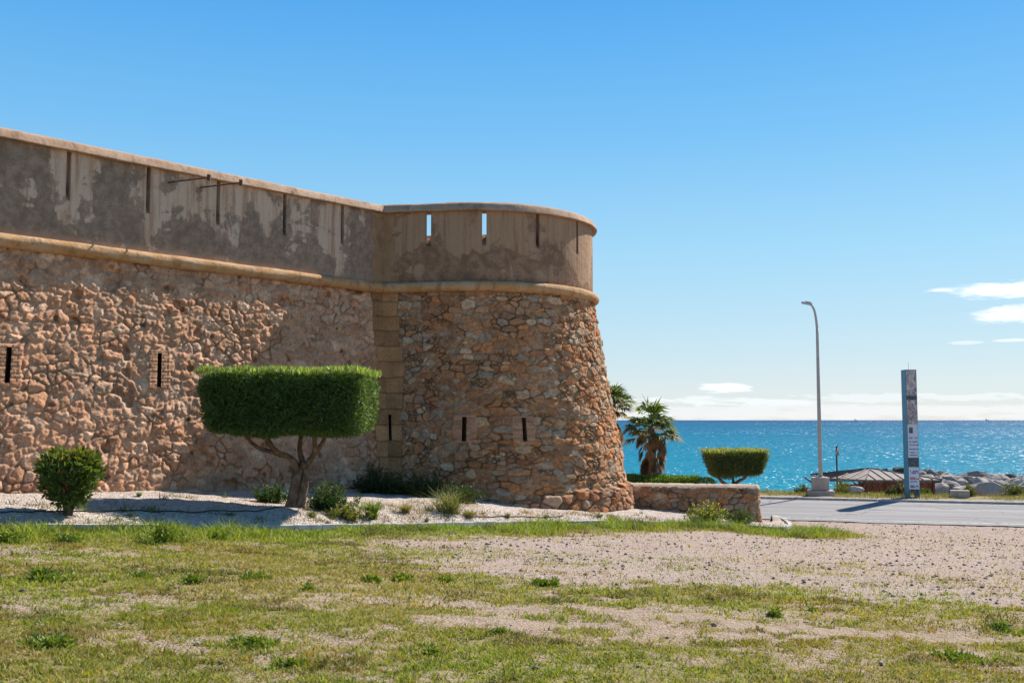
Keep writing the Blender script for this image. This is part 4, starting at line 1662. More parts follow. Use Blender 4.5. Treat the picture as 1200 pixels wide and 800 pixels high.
# ------------------------------------------------------------------ palms
def palm(base, trunk_h, R, n_leaf, skirt, label, seed, trunk_r=0.16):
    random.seed(seed)
    global rng
    rng = np.random.default_rng(seed)
    root = thing('fan_palm', label, 'palm', base)
    bm = bmesh.new()
    tube(bm, [Vector(base) + Vector(p) for p in ((0, 0, -0.2), (0.02, 0, trunk_h * 0.5), (0.0, 0, trunk_h))], [trunk_r * 1.1, trunk_r, trunk_r * 0.9], 10, 8, 0.06)
    bm_obj('trunk', bm, M_BARK, root, True)
    top = np.array(base) + np.array((0, 0, trunk_h))

    def fan(V, F, K, o, dirv, plen, flen, c1, c2, cone, droop):
        d = unit(np.array(dirv))
        up = np.array((0, 0, 1.0))
        s = np.cross(d, up)
        s = s / (np.linalg.norm(s) + 1e-6)
        nrm = np.cross(s, d)
        e = o + d * plen
        # petiole
        i0 = len(V)
        w_ = 0.014
        V += [o - s * w_, o + s * w_, e + s * w_, e - s * w_]
        F.append((i0, i0 + 1, i0 + 2, i0 + 3))
        K += [(0.10, 0.13, 0.04)] * 4
        nb = 22
        t = random.random()
        for k in range(nb):
            a = (k / (nb - 1) - 0.5) * 2 * cone
            q = unit(d * math.cos(a) + s * math.sin(a) + nrm * random.uniform(-0.12, 0.12))
            ln = flen * (0.75 + 0.25 * math.cos(a)) * random.uniform(0.85, 1.1)
            w2 = 0.036 * flen / 0.6
            side = unit(np.cross(q, nrm) + nrm * random.uniform(-0.5, 0.5))
            m = e + q * ln * 0.55
            tip = m + unit(q + np.array((0, 0, -droop * random.uniform(0.6, 1.6)))) * ln * 0.5
            i0 = len(V)
            V += [e, m + side * w2, tip, m - side * w2]
            F.append((i0, i0 + 1, i0 + 2, i0 + 3))
            c = np.array(c1) * (1 - t) + np.array(c2) * t
            c = c * random.uniform(0.8, 1.25)
            K += [tuple(c)] * 4

    V, F, K = [], [], []
    for i in range(n_leaf):
        a = i * 2.39996 + random.uniform(-.2, .2)
        e = math.sin(R_(85)) - (i / n_leaf) * 1.35
        el_ = math.asin(max(-0.75, min(0.99, e)))
        dv = (math.cos(a) * math.cos(el_), math.sin(a) * math.cos(el_), math.sin(el_))
        old = i / n_leaf > 0.72
        fan(V, F, K, top + np.array((0, 0, random.uniform(-.25, .12))), dv, R * 0.50 * random.uniform(0.7, 1.15), R * 0.60 * random.uniform(0.85, 1.1),
            (0.075, 0.12, 0.026) if not old else (0.16, 0.14, 0.04), (0.18, 0.22, 0.06) if not old else (0.22, 0.15, 0.06), 1.25, 0.75)
    me = big_mesh('crown', np.array(V), np.array(F), np.array(K))
    link('crown', me, M_LEAF, root)
    V, F, K = [], [], []
    for i in range(skirt):
        f = i / max(1, skirt)
        a = random.uniform(0, 6.283)
        z = -f * trunk_h * 0.78 + 0.0
        spread = 0.95 * (1 - f * 0.72)
        dv = (math.cos(a) * spread, math.sin(a) * spread, -1.0)
        fan(V, F, K, top + np.array((math.cos(a) * trunk_r, math.sin(a) * trunk_r, z)), dv, R * 0.24, R * 0.46 * random.uniform(0.8, 1.2), (0.20, 0.115, 0.06), (0.34, 0.22, 0.12), 0.65, 1.1)
    me = big_mesh('dead_skirt', np.array(V), np.array(F), np.array(K))
    link('dead_skirt', me, M_DRYLEAF, root)
    return root


DPM = 43.0
p1 = drop(at(764, 560, DPM).x, DPM)
k = DPM / 1200
palm(p1, at(766, 502, DPM).z - p1.z, 34 * k, 32, 46, 'nearer fan palm with brown skirt of dead fronds standing clear against the sea', 4)
p2 = drop(at(717, 560, 44.5).x, 44.5)
palm(p2, at(717, 474, 44.5).z - p2.z, 30 * k, 30, 26, 'taller fan palm half hidden behind the round tower', 8)


# ------------------------------------------------------------------ hedge strip behind the low wall
def hedge():
    global rng
    rng = np.random.default_rng(77)
    A = at(700, 565, 41.9)
    B = at(818, 565, 41.3)
    n = 26000
    t = rng.random(n)
    base = np.array(A)[None] * (1 - t[:, None]) + np.array(B)[None] * t[:, None]
    w_ = rng.uniform(-1, 1, n)
    top = 0.55 * np.sqrt(np.clip(1 - np.abs(w_) ** 3, 0, 1)) * (0.8 + 0.4 * fbm(t * 18, w_ * 2, 3, 5))
    zb = np.array([-2.95])
    zt_ = at(760, 559, 41.6).z
    hgt = (zt_ + 3.0)
    P = np.stack([base[:, 0], base[:, 1] + w_ * 0.75, -2.95 + hgt * np.clip(top / 0.55, 0.05, 1.1) * rng.random(n) ** 0.35], 1)
    D = unit(rng.normal(size=(n, 3)) * 0.8 + np.array((0, -0.2, 0.9)))
    L = 0.09 * rng.uniform(0.6, 1.4, n)
    me = leaves_mesh('low_hedge', P, D, L, L * 0.3, tint(n, (0.07, 0.14, 0.015), (0.15, 0.23, 0.03), 0.3))
    o = link('low_hedge', me, M_LEAF)
    tag(o, 'long low bright green hedge below the palms, behind the low stone wall', 'hedge')
    b = drop(at(824, 562, 41).x, 41)
    bush('round_shrub', b, 1.05, 0.9, at(824, 560, 41).z - b.z, 3600, 'dark round shrub at the right end of the low hedge', (0.025, 0.055, 0.012), (0.055, 0.095, 0.025), 0.07, 0.34, 6, 0.8, seed=61)


hedge()


# ------------------------------------------------------------------ street lamp
def street_lamp():
    D = 40.2
    base = Vector(at(962, 585, D))
    base.z = -2.97
    root = thing('street_lamp', 'tall single-arm street lamp curving left on stepped concrete blocks at the road edge', 'street lamp', base)
    k = D / 1200
    rot = Matrix.Rotation(R_(-10), 3, 'Z')
    bm = bmesh.new()
    z1 = at(962, 574, D).z
    z2 = at(962, 559, D).z
    box(bm, Vector((base.x, base.y, (base.z - 0.1 + z1) / 2)), (28 * k, 0.9, z1 - base.z + 0.1), rot, 0.025)
    bm_obj('footing', bm, M_CONC, root)
    bm = bmesh.new()
    box(bm, Vector((base.x + 0.0, base.y + 0.05, (z1 + z2) / 2 + 0.002)), (18.5 * k, 0.6, z2 - z1), rot, 0.02)
    bm_obj('plinth', bm, M_CONC, root)
    bm = bmesh.new()
    x = base.x + 0.02
    y = base.y + 0.05
    top = at(960, 385, D).z
    pts = [Vector((x, y, z2)), Vector((x, y, z2 + 2.0)), Vector((x, y, top - 1.0)), Vector((x, y, top))]
    tube(bm, pts, [0.088, 0.075, 0.058, 0.052], 14, 3)
    arm = [Vector((x, y, top - 0.02)), Vector((x - 0.03, y, top + 0.35)), Vector((x - 0.09, y - 0.02, top + 0.68)), Vector((x - 0.17, y - 0.04, top + 0.87)), Vector((x - 0.28, y - 0.06, top + 0.97))]
    tube(bm, arm, [0.052, 0.048, 0.045, 0.042, 0.04], 12, 6)
    box(bm, Vector((x, y, z2 + 0.01)), (0.34, 0.34, 0.02), rot)
    bm_obj('pole', bm, M_STEEL, root, True)
    bm = bmesh.new()
    rot2 = Matrix.Rotation(R_(10), 3, 'Y')
    box(bm, arm[-1] + Vector((-0.13, -0.02, 0.03)), (0.40, 0.20, 0.07), rot2, 0.02)
    box(bm, arm[-1] + Vector((-0.08, -0.02, 0.075)), (0.22, 0.14, 0.04), rot2, 0.012)
    lh = bm_obj('lamp_head', bm, M_STEEL, root)
    bm = bmesh.new()
    box(bm, arm[-1] + Vector((-0.135, -0.02, -0.012)), (0.28, 0.15, 0.012), rot2)
    bm_obj('lens', bm, mat_noise('lamp_lens', (0.5, 0.5, 0.5), (0.6, 0.6, 0.6), 3, 0.2, 0), lh)
    bm = bmesh.new()
    box(bm, Vector((x, y - 0.085, z2 + 0.6)), (0.09, 0.012, 0.3))
    bm_obj('access_door', bm, M_STEEL, root)


street_lamp()


# ------------------------------------------------------------------ information totem
def totem():
    D = 38.9
    k = D / 1200
    bl = Vector(at(1070.5, 581, D))
    g = drop(bl.x, bl.y)
    z0 = g.z
    zt = at(1070, 432.5, D).z
    zb = at(1073, 572.5, D).z
    root = thing('information_pillar', 'tall blue information pillar with photo and text panels beside the road', 'sign', (bl.x, bl.y, z0))
    rot = Matrix.Rotation(R_(-2), 3, 'Z')
    mb = mat_noise('blue_sheet_metal', (0.016, 0.135, 0.235), (0.022, 0.16, 0.27), 2, 0.4, 0, 0.5)
    W, T = 0.40, 0.50
    c = Vector((bl.x + 0.05, bl.y + T / 2, 0))
    def put(name, off, size, mat, parent, bev=0.0):
        bm = bmesh.new()
        box(bm, c + rot @ Vector(off), size, rot, bev)
        return bm_obj(name, bm, mat, parent)
    h = zt - z0
    for sx in (-1, 1):
        put('side_plate', (sx * (W / 2 - 0.02), 0, z0 + h / 2 - 0.02), (0.05, T, h + 0.02), mb, root, 0.006)
    put('body', (0, 0.0, (zb + zt) / 2), (W - 0.092, T - 0.05, zt - zb - 0.02), mb, root)
    yf = -T / 2 - 0.004
    m, nt, p = new_mat('printed_photo', 0.5, 0.4)
    P = pos(nt)
    n1 = nt.noise(nt.scale(P, (4, 4, 2.2)), 1.0, 6, 0.7, 1.2)
    z = nt.n('ShaderNodeSeparateXYZ', {0: P}).outputs[2]
    col = nt.mix(nt.step(n1, 0.35, 0.65), (0.33, 0.25, 0.23), (0.60, 0.53, 0.52))
    dk = nt.math('MULTIPLY', nt.step(n1, 0.6, 0.5), nt.step(nt.noise(P, 9, 4, 0.6, 1.0), 0.5, 0.6))
    col = nt.mix(nt.math('MULTIPLY', dk, 0.7), col, (0.09, 0.08, 0.085))
    nt.put(p.inputs['Base Color'], col)
    def panel(name, ya, yb, mat):
        za, zb_ = at(1070, ya, D).z, at(1070, yb, D).z
        return put(name, (0.0, yf + 0.012, (za + zb_) / 2), (W - 0.02, 0.03, za - zb_ - 0.004), mat, root)
    pale = mat_noise('pale_print', (0.56, 0.59, 0.64), (0.62, 0.65, 0.70), 2, 0.5, 0, 0.4)
    blue = mat_noise('blue_ink', (0.04, 0.07, 0.26), (0.05, 0.09, 0.30), 4, 0.5, 0)
    red = mat_noise('red_ink', (0.40, 0.06, 0.07), (0.45, 0.08, 0.08), 4, 0.5, 0)
    dark = mat_noise('dark_print', (0.05, 0.07, 0.08), (0.13, 0.15, 0.15), 9, 0.5, 0)
    panel('photo_panel', 433, 463.5, m)
    panel('photo_strip', 463.5, 468.5, dark)
    panel('photo_panel', 468.5, 497, m)
    t1 = panel('text_panel', 497, 536, pale)
    panel('picture_panel', 536, 547, dark)
    t2 = panel('text_panel', 547, 573, pale)
    # rows of print too small to read: short strokes
    random.seed(5)
    def strokes(rows, parent, mat, hh):
        bm = bmesh.new()
        for y in rows:
            zz = at(1070, y, D).z
            x = -W / 2 + 0.06
            while x < W / 2 - 0.05:
                wd = random.uniform(0.018, 0.045)
                if random.random() < 0.85:
                    box(bm, c + rot @ Vector((x + wd / 2, yf - 0.005, zz)), (wd, 0.004, hh * random.uniform(0.7, 1.0)), rot)
                x += wd + 0.014
        bm_obj('lettering', bm, mat, parent)
    strokes((513, 517.5, 521, 526, 530, 533), t1, blue, 0.045)
    strokes((552, 554), t2, blue, 0.06)
    strokes((559.5, 561), t2, red, 0.05)
    strokes((564, 569, 570.5), t2, blue, 0.055)
    bm = bmesh.new()
    box(bm, c + rot @ Vector((-0.07, yf - 0.005, at(1070, 504, D).z)), (0.14, 0.004, 0.22), rot)
    bm_obj('emblem', bm, dark, t1)
    bm = bmesh.new()
    tube(bm, [c + Vector((0.0, 0, zt - 0.03)), c + Vector((0.0, 0, zt + 0.28))], [0.006, 0.004], 5, 1)
    bm_obj('spike', bm, M_IRON, root)


totem()


# ------------------------------------------------------------------ warning sign
def warning_sign():
    D = 41.6
    b = drop(at(981.5, 582, D).x, D)
    root = thing('road_sign', 'triangular warning sign on a thin dark post seen nearly edge-on beside the lamp', 'sign', b)
    bm = bmesh.new()
    zt = at(981, 521, D).z
    zb = at(981, 533, D).z
    tube(bm, [b + Vector((0, 0, -0.2)), Vector((b.x, b.y, zt - 0.05))], [0.032, 0.032], 10, 1)
    bm_obj('post', bm, mat_noise('dark_post', (0.05, 0.05, 0.05), (0.08, 0.075, 0.07), 5, 0.5, 0), root)
    rot = Matrix.Rotation(R_(52), 3, 'Z')
    hh = zt - zb + 0.05
    cz = (zt + zb) / 2
    def tri(name, s, y, th, mat, parent):
        bm = bmesh.new()
        V = []
        for yy in (y, y + th):
            for a in (90, 210, 330):
                V.append(bm.verts.new(Vector((b.x, b.y, cz - 0.06)) + rot @ Vector((math.cos(R_(a)) * s, yy, math.sin(R_(a)) * s))))
        bm.faces.new(V[:3])
        bm.faces.new(V[5:2:-1])
        for k in range(3):
            bm.faces.new((V[k], V[3 + k], V[3 + (k + 1) % 3], V[(k + 1) % 3]))
        bmesh.ops.recalc_face_normals(bm, faces=bm.faces[:])
        return bm_obj(name, bm, mat, parent)
    s = hh * 0.60
    pl = tri('plate', s, -0.05, 0.012, mat_noise('sign_rim', (0.16, 0.06, 0.06), (0.2, 0.08, 0.08), 4, 0.5, 0), root)
    tri('plate_face', s * 0.78, -0.056, 0.006, mat_noise('sign_face', (0.5, 0.46, 0.45), (0.55, 0.5, 0.5), 4, 0.5, 0), pl)
    bm = bmesh.new()
    box(bm, Vector((b.x, b.y, cz - 0.12)) + rot @ Vector((0, -0.062, 0)), (0.13, 0.006, 0.10), rot)
    box(bm, Vector((b.x, b.y, cz - 0.04)) + rot @ Vector((0.01, -0.062, 0)), (0.06, 0.006, 0.08), rot)
    bm_obj('pictogram', bm, M_IRON, pl)


warning_sign()


# ------------------------------------------------------------------ beach shelter and fence
def shelter():
    D = 48.0
    xl, xr = at(982, 560, D).x, at(1104, 560, D).x
    ze = at(1040, 561.5, D).z
    za = at(1040, 549, D + 2.0).z
    yc = D + 2.2
    gz = float(terrain((xl + xr) / 2, yc))
    root = thing('beach_shelter', 'open beach shelter with low hipped ribbed metal roof behind the wooden fence', 'shelter', ((xl + xr) / 2, yc, gz))
    mr = mat_noise('ribbed_roof_metal', (0.155, 0.12, 0.107), (0.215, 0.172, 0.155), 3, 0.7, 0.004, 0.3)
    bm = bmesh.new()
    y0, y1 = D, D + 4.4
    e = [Vector((xl, y0 + 1.2, ze)), Vector((xl + 1.3, y0, ze - 0.02)), Vector((xr, y0, ze - 0.02)), Vector((xr, y1, ze)), Vector((xl, y1, ze))]
    ap = Vector(((xl + xr) / 2 - 0.15, yc, za))
    top = bm.verts.new(ap)
    vv = [bm.verts.new(p) for p in e]
    for i in range(5):
        bm.faces.new((vv[i], vv[(i + 1) % 5], top))
    bl = [bm.verts.new(p - Vector((0, 0, 0.10))) for p in e]
    for i in range(5):
        bm.faces.new((vv[i], bl[i], bl[(i + 1) % 5], vv[(i + 1) % 5]))
    bm.faces.new(bl)
    bmesh.ops.recalc_face_normals(bm, faces=bm.faces[:])
    roof = bm_obj('roof', bm, mr, root)
    bm = bmesh.new()
    for i in range(5):
        a, b = e[i], e[(i + 1) % 5]
        n = max(2, int((b - a).length / 0.42))
        for j in range(n + 1):
            p = a.lerp(b, j / n)
            f0 = max(0.02, min(0.98, (ap - a).dot(b - a) / (b - a).length_squared))
            foot = a.lerp(b, f0)
            fr_ = j / n
            hf = fr_ / f0 if fr_ < f0 else (1 - fr_) / (1 - f0)
            q = p + (ap - foot) * hf * 0.99 if j not in (0, n) else p.lerp(ap, 0.99)
            tube(bm, [p + Vector((0, 0, 0.02)), q + Vector((0, 0, 0.02))], [0.028, 0.024], 5, 1)
    bm_obj('rib', bm, mat_noise('roof_rib', (0.12, 0.10, 0.09), (0.18, 0.15, 0.13), 4, 0.6, 0), roof)
    wd = mat_noise('brown_timber', (0.075, 0.035, 0.022), (0.13, 0.065, 0.04), 5, 0.8, 0.004)
    for (x, y) in ((xl + 1.45, y0 + 0.2), (xr - 0.3, y0 + 0.2), (xl + 0.3, y1 - 0.3), (xr - 0.3, y1 - 0.3), (ap.x, yc)):
        bm = bmesh.new()
        g = float(terrain(x, y))
        box(bm, Vector((x, y, (g - 0.2 + ze) / 2)), (0.14, 0.14, ze - g + 0.14))
        for s in (-1, 1):
            tube(bm, [Vector((x, y, ze - 0.65)), Vector((x + s * 0.7, y, ze - 0.12))], [0.04, 0.04], 5, 1)
        bm_obj('post', bm, wd, root)
    bm = bmesh.new()
    box(bm, Vector(((xl + xr) / 2 + 0.6, y0 + 0.2, ze - 0.16)), (xr - xl - 1.5, 0.12, 0.12))
    box(bm, Vector(((xl + xr) / 2, yc, ze - 0.16)), (xr - xl - 0.6, 0.12, 0.12))
    bm_obj('beam', bm, wd, root)
    # fence in front
    DF = 45.2
    fx0, fx1 = at(983, 570, DF).x, at(1094, 570, DF).x
    zt = at(1000, 567, DF).z
    fr = thing('wooden_fence', 'dark brown upright board fence in front of the beach shelter', 'fence', ((fx0 + fx1) / 2, DF, float(terrain((fx0 + fx1) / 2, DF))))
    bm = bmesh.new()
    x = fx0
    random.seed(3)
    while x < fx1:
        w_ = random.uniform(0.11, 0.14)
        t_ = zt + random.uniform(-0.02, 0.02) + (0.10 if x > fx0 + 0.75 else 0)
        z_ = float(terrain(x, DF)) - 0.1
        box(bm, Vector((x + w_ / 2, DF + random.uniform(-.01, .01), (z_ + t_) / 2)), (w_ - 0.012, 0.03, t_ - z_))
        x += w_
    bm_obj('board_panel', bm, mat_noise('red_brown_boards', (0.10, 0.035, 0.018), (0.17, 0.07, 0.038), 6, 0.8, 0.004), fr)
    for xx in np.arange(fx0 + 0.05, fx1 + 0.05, 1.02):
        bm = bmesh.new()
        box(bm, Vector((xx, DF - 0.06, (zt - 1.1 + zt + 0.12) / 2)), (0.09, 0.07, 1.3))
        bm_obj('fence_post', bm, wd, fr)
    bm = bmesh.new()
    for zz in (zt - 0.12, zt - 0.75):
        box(bm, Vector(((fx0 + fx1) / 2, DF + 0.045, zz)), (fx1 - fx0, 0.05, 0.08))
    bm_obj('rail', bm, wd, fr)


shelter()

# ------------------------------------------------------------------ boulders of the breakwater
def rock_mesh(seed, npt=16, sub=1, sx=(1, 0.8, 0.62)):
    random.seed(seed)
    bm = bmesh.new()
    for i in range(npt):
        v = Vector((random.gauss(0, 1), random.gauss(0, 1), random.gauss(0, 1))).normalized() * random.uniform(0.85, 1.1)
        bm.verts.new((v.x * sx[0], v.y * sx[1], v.z * sx[2]))
    r = bmesh.ops.convex_hull(bm, input=bm.verts[:])
    bmesh.ops.delete(bm, geom=[g for g in r['geom_interior'] if isinstance(g, bmesh.types.BMVert)], context='VERTS')
    bmesh.ops.bevel(bm, geom=bm.edges[:], offset=0.05, segments=1, affect='EDGES')
    bmesh.ops.triangulate(bm, faces=bm.faces[:])
    me = bpy.data.meshes.new('boulder')
    bm.normal_update()
    bm.to_mesh(me)
    bm.free()
    return me


def mat_boulder(name, c1, c2, c3):
    m, nt, p = new_mat(name, 0.9, 0.2)
    P = pos(nt)
    oi = nt.n('ShaderNodeObjectInfo').outputs['Random']
    n1 = nt.noise(P, 2.6, 6, 0.65)
    n2 = nt.noise(P, 18, 5, 0.7)
    col = nt.mix(oi, c1, c2)
    col = nt.mix(nt.math('MULTIPLY', nt.step(n1, 0.45, 0.65), 0.7), col, c3)
    f = nt.math('MULTIPLY_ADD', n2, 0.7, 0.65)
    col = nt.mix(1.0, col, nt.n('ShaderNodeCombineColor', {0: f, 1: f, 2: f}).outputs[0], 'MULTIPLY')
    nt.put(p.inputs['Base Color'], col)
    bump(nt, p, nt.math('ADD', n2, n1), 0.06, 0.9)
    return m


M_BOULD = mat_boulder('grey_boulder', (0.20, 0.185, 0.18), (0.46, 0.385, 0.325), (0.34, 0.295, 0.26))
M_WET_SHADED = mat_boulder('shaded_wet_rock', (0.035, 0.033, 0.03), (0.07, 0.06, 0.05), (0.05, 0.045, 0.045))  # wet rock, with the shade of the far row also put into its colour
BM = [rock_mesh(40 + i, random.choice((13, 15, 18)), 1, (1, random.uniform(0.65, 0.95), random.uniform(0.5, 0.8))) for i in range(9)]
WM = [m.copy() for m in BM[:4]]
for m in BM:
    m.materials.append(M_BOULD)
for m in WM:
    m.materials.append(M_WET_SHADED)


def boulders():
    random.seed(21)
    rows = [(1, 46.6, 1096, 1290, 567, 0.46, 26), (1, 48.3, 1092, 1310, 563, 0.50, 28), (1, 50.2, 1088, 1320, 560, 0.52, 28), (1, 52.6, 1084, 1330, 557, 0.54, 28), (1, 55.2, 1080, 1330, 554.5, 0.56, 26),
            (0, 58.5, 1030, 1300, 553.5, 0.60, 18), (0, 61.0, 1026, 1115, 551.5, 0.7, 9)]
    for kind, D, x0, x1, ytop, sz, n in rows:
        for i in range(n):
            px = x0 + (x1 - x0) * (i + random.uniform(0.1, 0.9)) / n
            d = D + random.uniform(-0.8, 0.8)
            s = sz * random.uniform(0.6, 1.5) * (1.25 if kind else 1.0)
            top = at(px, ytop - 1.5 + random.uniform(-2.0, 3.0) + (px - 1085) * (0.028 if kind else 0.05), d)
            z = top.z - s * 0.52
            o = bpy.data.objects.new('boulder', random.choice(BM if kind else WM))
            C.objects.link(o)
            o.location = (top.x, d, z)
            o.rotation_euler = (random.uniform(-.5, .5), random.uniform(-.5, .5), random.uniform(0, 6.28))
            o.scale = (s * random.uniform(0.85, 1.25), s * random.uniform(0.8, 1.1), s * random.uniform(0.8, 1.15))
            if kind:
                tag(o, 'angular pale grey boulder in the breakwater heap at the sea edge', 'boulder', 'boulders of the breakwater')
            else:
                tag(o, 'wet rock coloured dark as if shaded, on the seaward rim of the breakwater', 'rock', 'dark rocks at the water')


boulders()


# ------------------------------------------------------------------ verge: blocks, plants, grass
def verge_things():
    for px, py, D, sz, lab, m in ((1003, 583, 41.2, (0.62, 0.42, 0.34), 'pale rough rock on the verge between the lamp and the pillar', 'rock'),):
        me = rock_mesh(90, 18, 1, (1, 0.8, 0.7))
        b = drop(at(px, py, D).x, D)
        o = link('verge_rock', me, mat_noise('pale_rock', (0.42, 0.37, 0.34), (0.55, 0.49, 0.45), 5, 0.95, 0.03))
        o.location = b + Vector((0, 0, 0.14))
        o.scale = (0.36, 0.28, 0.36)
        tag(o, lab, 'rock')
    b = drop(at(1125, 586, 39.2).x, 39.2)
    bm = bmesh.new()
    box(bm, b + Vector((0, 0, 0.12)), (0.66, 0.4, 0.30), Matrix.Rotation(R_(-18), 3, 'Z'), 0.02)
    o = bm_obj('concrete_block', bm, M_CONC)
    tag(o, 'low grey concrete block lying on the verge right of the pillar', 'block')
    for i, (px, py, D, wd, hg, lab, c1, c2) in enumerate((
            (988, 583, 41.4, 0.75, 0.62, 'yellow green bush at the foot of the warning sign', (0.10, 0.12, 0.025), (0.22, 0.21, 0.05)),
            (1056, 586, 40.6, 0.62, 0.55, 'dark dry bush just left of the pillar foot', (0.05, 0.05, 0.02), (0.12, 0.10, 0.045)),
            (1045, 588, 40.3, 0.36, 0.26, 'small dark weed left of the dry bush by the pillar', (0.03, 0.05, 0.015), (0.07, 0.08, 0.03)),
            (1084, 582, 41.0, 0.5, 0.32, 'green weed just right of the pillar foot', (0.06, 0.09, 0.02), (0.13, 0.15, 0.04)),
            (1135, 586, 39.6, 0.5, 0.40, 'green weed growing behind the concrete block', (0.09, 0.11, 0.025), (0.19, 0.19, 0.06)),
            (941, 583, 42.0, 0.6, 0.28, 'low weed left of the lamp footing', (0.05, 0.08, 0.02), (0.11, 0.14, 0.04)),
            (1190, 582, 39.6, 0.95, 0.50, 'wide green bush on the verge in front of the boulders', (0.06, 0.085, 0.02), (0.14, 0.16, 0.04)))):
        b = drop(at(px, py, D).x, D)
        wild('verge_bush', b, wd * 1.15, wd * 0.9, hg * 1.15, 60, 22, lab, 'bush', c1, c2, 0.095, 0.3, 70 + i)
    # verge grass
    global rng
    rng = np.random.default_rng(15)
    n = 42000
    r = rng.uniform(-14, 26, n)
    s = S1 + 0.55 + rng.random(n) ** 0.8 * 4.3
    X, Y = RD[0] * r + RN[0] * s, RD[1] * r + RN[1] * s
    keep = fbm(X * 1.1, Y * 1.1, 3, 71) + 0.10 * (s - S1 - 1.2) > 0.50
    X, Y = X[keep], Y[keep]
    Z = terrain(X, Y) - 0.01
    n = len(X)
    D = np.stack([rng.normal(0, 0.35, n), rng.normal(0, 0.35, n), np.ones(n)], 1)
    L = (0.05 + 0.15 * rng.random(n)) * (0.6 + 0.8 * fbm(X * 0.8, Y * 0.8, 2, 73))
    dry = fbm(X * 0.9, Y * 0.9, 2, 75)[:, None]
    col = tint(n, (0.09, 0.12, 0.025), (0.22, 0.21, 0.06), 0.3) * (1.3 - dry) + dry * 0.4 * np.array((0.30, 0.24, 0.10))
    o = link('verge_grass', blades_mesh('verge_grass', np.stack([X, Y, Z], 1), D, L, np.full(n, 0.016), col), M_GRASS)
    tag(o, 'dry green grass along the far verge of the road', 'grass', kind='stuff')


verge_things()


# ------------------------------------------------------------------ field grass
def field_grass():
    global rng
    rng = np.random.default_rng(101)
    Ps, Ds, Ls, Ws, Cs = [], [], [], [], []

    def scatter(n, y0, y1, hmin, hmax, wid, pw, lushonly=False, clumps=False):
        # uniform in the view wedge
        n = int(n * 1.2)
        v = rng.random(n)
        Y = np.sqrt(y0 * y0 + v * (y1 * y1 - y0 * y0))
        X = rng.uniform(-0.66, 0.74, n) * Y
        kd = kerb_dist(X, Y)
        g, lu, tr = cover(X, Y, kd)
        pr = lu if lushonly else g ** pw
        clump = fbm(X * 11, Y * 11, 2, 91)
        keep = (rng.random(n) < pr * (0.25 + 1.1 * sstep(0.35, 0.65, clump))) & (kd > 0.08)
        if clumps:
            keep &= rng.random(n) > tr
            keep &= fbm(X * 3.1, Y * 3.1, 3, 121) + 0.35 * (fbm(X * 0.8, Y * 0.8, 2, 123) - 0.5) > 0.60
        s = RN[0] * X + RN[1] * Y
        keep &= s < S0 - 0.4
        X, Y, g, lu, clump = X[keep], Y[keep], g[keep], lu[keep], clump[keep]
        m = len(X)
        Z = terrain(X, Y) + (fbm(X * 9, Y * 9, 3, 77) - 0.5) * 0.025 - 0.008
        hs = (hmin + (hmax - hmin) * rng.random(m) ** 1.6) * (0.6 + 0.7 * clump)
        if lushonly:
            hs = hs * (0.4 + 0.8 * sstep(0.35, 0.65, fbm(X * 1.1 + 5, Y * 1.4, 3, 93))) * (0.5 + 0.5 * lu)
            hs = hs * (0.55 + 0.45 * np.maximum(sstep(-3.3, -4.6, X), sstep(-0.8, 0.6, X)))
        tiltr = rng.uniform(0.2, 1.1, m)
        a = rng.uniform(0, 2 * np.pi, m)
        D = np.stack([np.cos(a) * tiltr, np.sin(a) * tiltr, np.ones(m)], 1)
        gtint = lu[:, None] * 0.25
        dry = sstep(0.38, 0.60, fbm(X * 0.6 + 9, Y * 0.8, 3, 95) * 0.6 + rng.random(m) * 0.4)[:, None]
        gcol = tint(m, (0.13, 0.195, 0.012), (0.31, 0.34, 0.03), 0.3)
        dcol = tint(m, (0.30, 0.20, 0.075), (0.44, 0.32, 0.15), 0.3)
        dk = sstep(0.58, 0.68, fbm(X * 1.9, Y * 1.9, 3, 97))[:, None]
        gcol = gcol * (1 - 0.55 * dk) * (1 - gtint * np.array((0.55, 0.0, 0.2)))
        lw = (0.72 * dry) * (1 - 0.75 * lu[:, None])
        if clumps:
            lw = lw * 0.15
            gcol = gcol * 0.72
        red = sstep(0.56, 0.68, fbm(X * 1.3 + 4, Y * 1.7, 3, 99))[:, None] * (1 - lu[:, None])
        dcol = dcol * (1 - red * np.array((0.05, 0.28, 0.45)))
        col = gcol * (1 - lw) + dcol * lw
        Ps.append(np.stack([X, Y, Z], 1))
        Ds.append(D)
        Ls.append(hs)
        Ws.append(wid * rng.uniform(0.7, 1.4, m))
        Cs.append(col)

    scatter(400000, 4.6, 9.5, 0.016, 0.065, 0.0075, 0.8)
    scatter(420000, 9.5, 17, 0.022, 0.075, 0.011, 0.8)
    scatter(200000, 17, 31, 0.03, 0.10, 0.016, 0.9)
    scatter(160000, 4.6, 9.5, 0.02, 0.07, 0.009, 0.5, False, True)
    scatter(160000, 9.5, 20, 0.025, 0.085, 0.013, 0.5, False, True)
    scatter(800000, 12, 30, 0.06, 0.34, 0.013, 1.0, True)
    o = link('field_grass', blades_mesh('field_grass', np.concatenate(Ps), np.concatenate(Ds), np.concatenate(Ls), np.concatenate(Ws), np.concatenate(Cs)), M_GRASS)
    print('blades', sum(len(p) for p in Ps))
    tag(o, 'patchy short green and dry grass over the open field', 'grass', kind='stuff')


field_grass()


